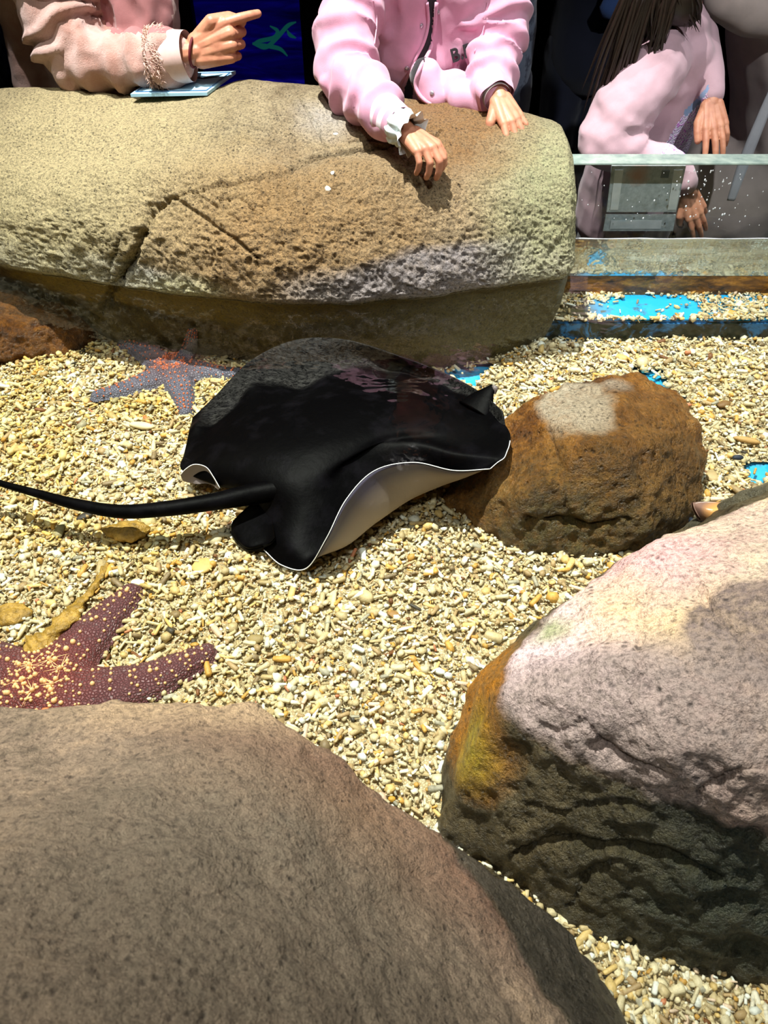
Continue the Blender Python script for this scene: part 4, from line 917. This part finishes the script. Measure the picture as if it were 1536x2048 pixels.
def head_mb(c, r, face):
    """c centre, r half height, face = direction it looks"""
    f = Vector(face).normalized(); rt = f.cross(Vector((0, 0, 1))).normalized(); u = rt.cross(f); W = lambda a, b, d: Vector(c) + f * (a * r) + rt * (b * r) + u * (d * r); Mx = Matrix((f, rt, u)).transposed(); mb = MB()
    mb.add(*ellipsoid(W(-.1, 0, .15), (.88 * r, .72 * r, .85 * r), Mx)); mb.add(*ellipsoid(W(.18, 0, -.35), (.55 * r, .52 * r, .6 * r), Mx))
    mb.add(*capsule(W(.72, 0, 0), .06 * r, W(.86, 0, -.22), .11 * r)); mb.add(*ellipsoid(W(.58, 0, -.55), (.13 * r, .2 * r, .08 * r), Mx))
    for s in (-1, 1): mb.add(*ellipsoid(W(-.05, .74 * s, -.05), (.13 * r, .06 * r, .2 * r), Mx)); mb.add(*ellipsoid(W(.5, .36 * s, -.25), (.2 * r, .18 * r, .2 * r), Mx))
    return mb, W, Mx
def person(label, root_loc, body_chains, hands, head=None, hair_long=None, floor_legs=None, group=None, lm='trouser'):
    root = empty('person', root_loc); tag(root, label, 'person', group)
    mb = blob(body_chains)
    if head:
        c, r_, f = head; hb, W, Mx = head_mb(c, r_, f); mb.add(hb.v, hb.f); mb.add(*capsule(W(-.1, 0, -.5), .45 * r_, body_chains[0][0][0], .5 * r_))
    if floor_legs:
        for hp, ft in floor_legs: mb.add(*capsule(hp, .055, (Vector(hp) + Vector(ft)) / 2, .042)); mb.add(*capsule((Vector(hp) + Vector(ft)) / 2, .042, ft, .03))
    me = remeshed(mb, .0105, 3); V, _ = get_vn(me); out = MB(); out.add(V, [tuple(p.vertices) for p in me.polygons])
    for hm in hands:
        h = remeshed(hm, .0014, 4, .5); V, _ = get_vn(h); out.add(V, [tuple(p.vertices) for p in h.polygons])
    out.build('body', M['skin'], root)
    if head:
        for s in (-1, 1):
            V, Fc = ellipsoid(W(.70, .3 * s, .03), (.07 * r_, .1 * r_, .07 * r_), Mx, 14, 10); link('eye', mesh(V, Fc), plain('eye_white', (.02, .015, .01), .1), root)
        V, Fc = ellipsoid(W(.70, 0, -.56), (.05 * r_, .2 * r_, .05 * r_), Mx, 14, 8); link('mouth', mesh(V, Fc), plain('lip', c3(180, 100, 95), .5), root)
        hb = MB(); hb.add(*ellipsoid(W(-.2, 0, .24), (.92 * r_, .82 * r_, .9 * r_), Mx, 28, 18)); hb.add(*ellipsoid(W(-.45, 0, -.2), (.65 * r_, .74 * r_, .75 * r_), Mx, 28, 18))
        if hair_long:
            for ch in hair_long:
                for (a, ra), (b, rb) in zip(ch[:-1], ch[1:]): hb.add(*capsule(a, ra, b, rb))
        me = remeshed(hb, .007, 3); me.materials.clear(); V, N = get_vn(me); st = vn(V * np.array([1, 1, .12]), 140, 3); V = V + N * (st * .0025)[:, None]; set_v(me, V); link('hair', me, M['hair'], root)
    if floor_legs:
        ch = [[(hp, .072), ((Vector(hp) + Vector(ft)) / 2, .058), (Vector(ft) + Vector((0, 0, .05)), .048)] for hp, ft in floor_legs]
        garment('trousers', ch, M[lm], root, voxel=.009, smooth=4)
        for hp, ft in floor_legs:
            V, Fc = ellipsoid(Vector(ft) + Vector((0, -.03, .0)), (.04, .085, .035), None, 18, 10); V = [Vector((v.x, v.y, max(v.z, FZ + .001))) for v in V]; link('shoe', mesh(V, Fc), M['shoe'], root)
    return root
A = at_y
# ---------------- child in the middle
eR, wR = A(697, 168, 1.46), A(800, 250, 1.315); sR = A(728, -30, 1.60)
sL, eL, wL = A(985, -30, 1.62), A(985, 108, 1.575), A(990, 178, 1.475)
kR, kL = A(872, 312, 1.245), A(1022, 245, 1.43)
hR = hand_mb(A(818, 266, 1.298), kR - A(818, 266, 1.298), (.15, -.25, 1), .112, 1, [(34, 52, 26), (30, 48, 26), (34, 50, 24), (38, 50, 24)], fore=wR)
wl = A(1000, 196, 1.455)
hL = hand_mb(wl, A(1026, 240, 1.42) - wl, (.1, -.5, 1), .112, -1, [(16, 38, 24), (20, 36, 22), (18, 32, 18), (12, 30, 18)], spread=(12, 3, -5, -13), thumb=((.032, .034, -.012), (.044, .040, -.026), (.052, .040, -.040)), fore=wL)
ct = Vector((.085, 1.63, .55))
B = person('child in pink button-front jacket, both hands on the long boulder', (.085, 1.86, FZ), [[(ct + Vector((0, .03, 0)), .055), ((.085, 1.71, .42), .055), ((.085, 1.84, .22), .07)], [(sR, .03), (eR, .025), (wR, .019)], [(sL, .03), (eL, .025), (wL, .019)]],
           [hR, hL], ((.085, 1.64, .77), .105, (.0, -.8, -.6)), None, [((.03, 1.86, .2), (.02, 1.92, FZ + .04)), ((.15, 1.86, .2), (.17, 1.92, FZ + .04))])
sh = Vector((0, 0, .0))
chR = [(sR, .062), (A(692, 70, 1.53), .055), (eR, .049), ((eR + wR) / 2, .043), (A(775, 232, 1.345), .031)]
chL = [(sL, .062), (A(1000, 60, 1.60), .05), (eL, .046), (A(985, 150, 1.53), .043), (A(986, 178, 1.49), .034)]
trunk = [[(ct + Vector((-.055, 0, .01)), .085), (Vector((.03, 1.665, .45)), .09), (Vector((.04, 1.82, .24)), .09)], [(ct + Vector((.055, 0, .01)), .085), (Vector((.14, 1.665, .45)), .09), (Vector((.13, 1.82, .24)), .09)]]
flap = [[(A(905, 168, 1.545), .027), (A(925, 200, 1.51), .022), (A(965, 208, 1.49), .020)], [(A(850, 150, 1.55), .03), (A(868, 196, 1.53), .024)]]
gap = [(852, -10), (872, -10), (868, 40), (862, 95), (842, 135), (828, 168), (822, 215), (806, 215), (812, 165), (832, 120), (850, 80), (858, 30)]
jk = garment('jacket', trunk + [chR, chL] + flap, [M['pink_jacket'], M['dark_shirt'], M['pale_pink']], B, voxel=.0042, smooth=7, noise=((10, .008, 3), (26, .002, 2)), folds=((chR, .05, .010), (chL, .042, .009)), seed=4,
             paints=((gap, 1),))
JB = BVHTree.FromPolygons([v.co for v in jk.data.vertices], [tuple(p.vertices) for p in jk.data.polygons])
def on_jacket(px, py, off=.001):
    d = ray(px, py).normalized(); h = JB.ray_cast(Vector((0, 0, H)), d); p = h[0] if h[0] is not None else A(px, py, 1.52); n = h[1] if h[0] is not None else Vector((0, -1, 0))
    return p + n * off, n
def strip(name, pts, rad, mat_, flat=.3, off=.0016, n=30, seg=8):
    V, Fc = tube([on_jacket(px, py, off)[0] for px, py in pts], rad, seg, n); return link(name, mesh(V, Fc), mat_, B)
strip('placket_edge', [(874, 4), (871, 45), (862, 95), (842, 135), (832, 170), (850, 200), (880, 212)], [.0035] * 7, M['pink_jacket'])
strip('placket_edge', [(853, 4), (856, 45), (846, 85), (826, 125), (808, 170)], [.003] * 5, M['pink_jacket'])
strip('shoulder_seam', [(745, 0), (752, 40), (748, 90)], [.0011] * 3, M['pink_jacket']); strip('shoulder_seam', [(975, 4), (968, 55), (950, 105)], [.0011] * 3, M['pink_jacket'])
metal = plain('snap_metal', c3(190, 180, 190), .3, Metallic=.7)
for px, py in ((843, 52), (814, 136), (876, 24), (864, 186)):
    p, n = on_jacket(px, py, .001); V, Fc = ellipsoid(p, (.0042, .0042, .0016), n.to_track_quat('Z', 'Y').to_matrix(), 14, 8); link('snap_button', mesh(V, Fc), metal, B)
tc = bpy.data.curves.new('lettering', 'FONT'); tc.body = 'B.D'; tc.size = .030; tc.extrude = .0045; tc.offset = .0006; tc.align_x = 'CENTER'; tc.align_y = 'CENTER'
to = bpy.data.objects.new('tmp', tc); C.objects.link(to); bpy.context.view_layer.update(); tme = bpy.data.meshes.new_from_object(to.evaluated_get(bpy.context.evaluated_depsgraph_get())); bpy.data.objects.remove(to)
p, n = on_jacket(926, 104, .004); zz = (n + (Vector((0, 0, H)) - p).normalized() * 2).normalized(); xx = Vector((.93, -.0, .30)); xx = (xx - zz * xx.dot(zz)).normalized(); yy = zz.cross(xx); R4 = Matrix((xx, yy, zz)).transposed().to_4x4(); R4.translation = p; tme.transform(R4)
tme.materials.clear(); link('lettering', tme, plain('black_print', (.01, .01, .012), .6), B, False)
# cuffs: striped rib, then cotton frill
def ringed(name, pts, rad, n, mats, parent, stripes, seg=36, flute=None, flat=1.0):
    V, Fc = tube(pts, rad, seg, n, caps=False, flute=flute, flat=flat); o = link(name, mesh(V, Fc), mats, parent)
    idx = [1 if any(a <= (k // seg) / (n - 1) < b for a, b in stripes) else 0 for k in range(len(Fc))]; o.data.polygons.foreach_set('material_index', idx); return o
rib = lambda t_, a: .03 * np.sin(a * 36)
ringed('cuff', [A(762, 222, 1.362), A(780, 236, 1.34), A(800, 251, 1.318)], [.0335, .031, .0285], 26, [M['pink_jacket'], plain('white_rib', c3(240, 232, 240), .9)], B, ((.2, .38), (.55, .75)), 72, rib)
ringed('frill', [A(792, 246, 1.325), A(804, 256, 1.31), A(812, 262, 1.303), A(826, 270, 1.292)], [.024, .029, .021, .033], 34, [M['white_frill']], B, (), 90, lambda t_, a: (.04 + .07 * t_) * np.sin(a * 9 + 2) + .03 * np.sin(a * 17))
ringed('cuff', [A(982, 176, 1.495), A(988, 186, 1.475), A(993, 196, 1.462)], [.035, .034, .031], 20, [M['pink_jacket']], B, (), 60, lambda t_, a: .05 * np.sin(a * 5) + .02 * np.sin(a * 30))
ringed('cuff_lining', [A(986, 182, 1.48), A(995, 196, 1.457)], [.026, .024], 12, [cloth('grey_lining', c3(170, 160, 156))], B, (), 40)
# ---------------- visitor at the left in plush coat
s1, e1, w1 = A(105, -80, 1.64), A(150, 112, 1.575), A(372, 108, 1.535)
hA = hand_mb(A(392, 104, 1.53), A(455, 82, 1.53) - A(392, 104, 1.53), (-.1, -1, .25), .150, 1, [(10, 18, 12), (60, 80, 40), (66, 84, 44), (70, 84, 44)], spread=(0, 0, 0, 0), thumb=((.034, .026, .004), (.056, .026, -.010), (.070, .018, -.018)), fore=w1)
PA = person('visitor in dusty pink plush coat leaning forearm on the boulder, finger pointing right', (-.62, 1.95, FZ), [[((-.60, 1.82, .66), .07), ((-.60, 1.84, .3), .09), ((-.6, 1.92, .1), .09)], [(s1, .035), (e1, .03), (w1, .021)]], [hA],
            ((-.62, 1.76, .84), .12, (.2, -.9, -.5)), None, [((-.68, 1.94, .08), (-.69, 1.98, FZ + .04)), ((-.52, 1.94, .08), (-.50, 1.98, FZ + .04))])
cA = [(s1, .085), (A(112, 30, 1.60), .072), (e1, .060), (A(235, 122, 1.56), .048), (A(330, 118, 1.54), .040)]
garment('coat', [cA, [(A(70, -60, 1.76), .10), (A(62, 60, 1.76), .055), (A(66, 165, 1.76), .045)], [((-.62, 1.83, .60), .15), ((-.60, 1.85, .35), .15), ((-.60, 1.90, .05), .15)], [(A(255, -60, 1.68), .085), (A(285, 30, 1.66), .075), (A(295, 110, 1.66), .06)]], [M['plush'], M['dark_pink']], PA, voxel=.0062, smooth=5,
        noise=((9, .010, 3), (60, .0018, 2)), folds=((cA, .046, .014),), seed=8, paints=(([(196, -10), (345, -10), (345, 66), (300, 66), (225, 66), (206, 40)], 1),))
V, Fc = tube([A(330, 117, 1.54), A(352, 114, 1.537), A(378, 111, 1.534)], [.043, .043, .040], 40, 14, caps=False, flute=lambda t_, a: .03 * np.sin(a * 3)); link('cuff', mesh(V, Fc), plain('smooth_pink_cuff', c3(206, 178, 172), .8), PA)
r = random.Random(9); mb = MB(); ax = [A(298, 117, 1.54), A(330, 117, 1.54)]
for k in range(1700):
    an = r.uniform(0, 6.28); s = r.uniform(0, 1); c_ = ax[0].lerp(ax[1], s); d = Vector((0, math.cos(an), math.sin(an))); L_ = r.uniform(.006, .016); q = c_ + d * .0435
    e_ = q + d * L_ * .5 + Vector((r.uniform(-.3, 1) * L_, r.uniform(-.4, .4) * L_, r.uniform(-.6, .3) * L_)); mb.add(*tube([q, q.lerp(e_, .6) + d * L_ * .15, e_], [.0008, .0005, .0001], 3))
tag(mb.build('fur_trim', plain('peach_fur', c3(222, 190, 174), .9), PA), kind='stuff')
V, Fc = tube([A(388, 104, 1.53) + Vector((.006 * math.sin(a) * .6 + .004 * math.cos(a), .0205 * math.cos(a), .0235 * math.sin(a))) for a in np.linspace(0, 2 * math.pi, 30)], [.0024] * 30, 8); tag(link('bracelet', mesh(V, Fc), plain('red_cord', c3(90, 14, 26), .7), PA), 'dark red cord bracelet')
# ---------------- girl at the right behind the glass wall
sC, eC, fC = A(1322, 120, 1.66), A(1212, 272, 1.60), A(1345, 330, 1.56)
hC1 = hand_mb(A(1424, 206, 1.62), A(1434, 262, 1.575) - A(1424, 206, 1.62), (0, -1, .5), .118, -1, [(6, 10, 8), (8, 12, 8), (10, 14, 10), (16, 30, 20)], spread=(6, -1, -5, -9), thumb=((.034, .030, -.004), (.052, .034, -.006), (.066, .034, -.010)), fore=A(1418, 170, 1.65))
hC2 = hand_mb(A(1378, 388, 1.545), A(1396, 432, 1.535) - A(1378, 388, 1.545), (0, -1, .4), .105, -1, [(6, 10, 8), (8, 12, 8), (10, 14, 10), (30, 40, 20)], spread=(4, -1, -4, -8), fore=A(1366, 360, 1.55))
PC = person('girl in pale pink sweatshirt with long dark hair leaning over the glass wall', (.52, 1.90, FZ), [[(A(1352, 50, 1.73), .035), (A(1310, 200, 1.75), .055), (A(1240, 390, 1.80), .05), ((.60, 1.86, .1), .05)], [(sC, .03), (eC, .025), (fC, .02), (A(1366, 372, 1.55), .017)], [(A(1400, 90, 1.74), .018), (A(1420, 170, 1.65), .015)]], [hC1, hC2],
            (A(1370, -125, 1.74), .11, (.55, -.5, -.65)), None, [((.565, 1.88, .04), (.56, 1.92, FZ + .04)), ((.655, 1.88, .04), (.67, 1.92, FZ + .04))])
cC = [(sC, .058), (A(1262, 205, 1.62), .064), (eC, .056), (A(1275, 315, 1.58), .042), (fC, .034), (A(1368, 366, 1.55), .026)]
garment('sweatshirt', [[(A(1352, 70, 1.72), .064), (A(1335, 160, 1.72), .080), (A(1300, 250, 1.73), .094), (A(1262, 330, 1.75), .098), (A(1225, 430, 1.80), .09), ((.60, 1.86, .08), .095)], [(A(1385, 110, 1.68), .038), (A(1366, 210, 1.69), .038), (A(1334, 290, 1.69), .045)], cC, [(A(1395, 80, 1.74), .04), (A(1422, 150, 1.66), .024), (A(1424, 190, 1.635), .0235)]],
        [M['pale_pink'], (lambda t: t.bsdf(Base_Color=t.ramp(t.voro(330), [(.0, c3(120, 96, 196)), (.3, c3(226, 214, 244)), (.55, c3(240, 238, 250)), (.8, c3(214, 130, 226))]), Roughness=.3, Normal=t.bump(t.voro(330), .8, .003)))(NT('sequins')), cloth('blue_trim', c3(140, 164, 200))], PC,
        voxel=.0045, smooth=7, noise=((7, .006, 2), (26, .0015, 2)), folds=((cC, .09, .010),), seed=12, paints=(([(1326, 300), (1345, 262), (1372, 222), (1398, 196), (1416, 172), (1412, 230), (1400, 280), (1392, 312), (1322, 312)], 1), ([(1366, 224), (1395, 196), (1416, 168), (1417, 180), (1400, 206), (1372, 234)], 2)))
r = random.Random(3); mb = MB()
for k in range(150):
    u = r.random(); x0, y0 = 1262 + 120 * u + r.uniform(-8, 8), -30 + r.uniform(-10, 10); 
    if u < .45: x1, y1 = 1178 + 90 * u + r.uniform(-22, 30), r.uniform(180, 300)
    elif u < .8: x1, y1 = 1262 + 60 * u + r.uniform(-10, 20), r.uniform(60, 150)
    else: x1, y1 = 1380 + r.uniform(-15, 22), r.uniform(35, 66)
    Y0 = 1.60; Y1 = 1.66 if u < .45 else 1.62
    p0, p1 = A(x0, y0, Y0), A(x1, y1, Y1); pm = p0.lerp(p1, .5) + Vector((-.012 + .02 * r.random(), r.uniform(-.01, .01), 0)); w_ = .0045 if r.random() < .75 else .001
    mb.add(*tube([p0, pm, p1], [w_, w_ * .8, .0003], 5, 10))
mb.add(*tube([A(1330, -60, 1.66), A(1362, 5, 1.64), A(1385, 48, 1.635)], [.05, .045, .008], 14, 12)); mb.add(*tube([A(1280, -60, 1.66), A(1290, 20, 1.66), A(1262, 90, 1.68), A(1215, 230, 1.72)], [.05, .034, .020, .004], 14, 20))
tag(mb.build('hair_strand', M['hair'], PC), kind='stuff')
# ---------------- adult at the far right
PD = person('adult in pale beige coat at the right edge reaching an arm over the girl', (.95, 2.12, FZ), [[((1.02, 2.12, .80), .06), ((1.05, 2.12, .2), .06)], [((.90, 2.02, .62), .02), (A(1470, -6, 1.87), .02)]], [], ((.95, 2.0, 1.05), .12, (-.4, -.8, -.3)), None, [((.98, 2.14, .1), (.98, 2.16, FZ + .04)), ((1.12, 2.14, .1), (1.13, 2.16, FZ + .04))])
garment('coat', [[(A(1605, -60, 2.0), .16), (A(1600, 120, 2.02), .155), (A(1590, 300, 2.05), .165), ((.93, 2.1, .0), .17)], [(A(1620, 10, 1.90), .075), (A(1520, 8, 1.87), .066), (A(1448, -6, 1.84), .05)]], [M['beige']], PD, voxel=.009, smooth=8, noise=((6, .010, 3),), seed=15)
V, Fc = tube([A(1560, 150, 1.82), A(1522, 240, 1.82), A(1490, 320, 1.83), A(1462, 400, 1.84)], [.010, .013, .014, .010], 14, 40, flat=.5, flute=lambda t_, a: .2 * np.sin(4 * a)); tag(link('scarf', mesh(V, Fc), cloth('white_scarf', c3(226, 228, 232)), PD), 'white scarf end hanging down the coat')
# ---------------- dim figures behind
def dim(label, ch, mat_, loc, lm='navy'):
    P_ = person(label, (loc[0], loc[1], FZ), [[((loc[0], loc[1], .95), .06), ((loc[0], loc[1], .4), .08)]], [], ((loc[0], loc[1], 1.22), .11, (0, -1, -.2)), None, [((loc[0] - .06, loc[1], .25), (loc[0] - .07, loc[1], FZ + .04)), ((loc[0] + .06, loc[1], .25), (loc[0] + .07, loc[1], FZ + .04))], lm=lm)
    garment('shirt', [[((loc[0], loc[1], .90), ch), ((loc[0], loc[1], .6), ch * 1.05), ((loc[0], loc[1], .22), ch)]], [mat_], P_, voxel=.012, smooth=4, noise=((8, .008, 3),)); return P_
dim('person in blue-grey patterned shirt in the dark behind the middle child', .115, M['blue_grey'], (.25, 2.15, 0))
dim('person in grey floral top in the dark at the far left', .13, M['grey_floral'], (-1.05, 2.1, 0))
pn = dim('person in dark navy clothes in the dark between middle child and girl', .12, M['navy'], (.62, 2.6, 0))
V, Fc = ellipsoid(A(1240, 2, 2.42), (.055, .03, .05), None, 20, 12); tag(link('neck_scarf', mesh(lumpy(V, .3, 20, 2), Fc), cloth('blue_cloth', c3(70, 100, 160)), pn), 'blue cloth at the chest')

# ================================================================== BLUE CARD
cz = .405
cc_ = [at_z(262, 194, .398), at_z(415, 191, .400), at_z(472, 148, .412), at_z(322, 152, .408)]
up_ = Vector((0, 0, .005)); mb = MB(); lo = cc_; hi = [p + up_ for p in cc_]
mb.add(lo + hi, [(3, 2, 1, 0), (4, 5, 6, 7)] + [(i, (i + 1) % 4, (i + 1) % 4 + 4, i + 4) for i in range(4)])
cd = empty('card', cc_[0]); tag(cd, 'light blue printed card lying on top of the long boulder beside the plush cuff', 'card')
mb.build('board', plain('pale_blue_card', c3(160, 208, 232), .35, var=.06), cd, False)
def oncard(u, v, h=.0054): a = hi[0].lerp(hi[1], u); b = hi[3].lerp(hi[2], u); return a.lerp(b, v) + Vector((0, 0, h - .005))
ink = plain('navy_ink', c3(60, 104, 150), .5); ink2 = plain('dark_print', c3(26, 44, 54), .5)
mb = MB(); 
for a, b in (((.04, .08), (.96, .08)), ((.96, .08), (.96, .92)), ((.96, .92), (.04, .92)), ((.04, .92), (.04, .08))): mb.add(*tube([oncard(*a), oncard(*b)], [.0011, .0011], 6))
mb.build('border_line', ink, cd)
def blotch(name, pts, m_): P = [oncard(u, v, .0056) for u, v in pts]; n = len(P); link(name, mesh(P + [p - Vector((0, 0, .0007)) for p in P], [tuple(range(n)), tuple(range(n, 2 * n))[::-1]] + [(i, i + n, (i + 1) % n + n, (i + 1) % n) for i in range(n)]), m_, cd, False)
blotch('printed_shape', [(.60, .66), (.72, .62), (.86, .70), (.90, .84), (.80, .80), (.70, .76), (.62, .80), (.58, .72)], ink2)
blotch('printed_shape', [(.40, .66), (.54, .62), (.56, .70), (.46, .76), (.40, .72)], ink2)
blotch('printed_shape', [(.10, .30), (.36, .28), (.38, .36), (.12, .38)], plain('grey_ink', c3(130, 160, 176), .5))

_n = sum(sum(len(p.vertices) - 2 for p in me_.polygons) if len(me_.polygons) < 5000 else (len(me_.loops) - 2 * len(me_.polygons)) for me_ in [o.data for o in SC.objects if o.type == 'MESH' and o.name.split('.')[0] != 'coral_fragment'])
print('TRIS', _n)
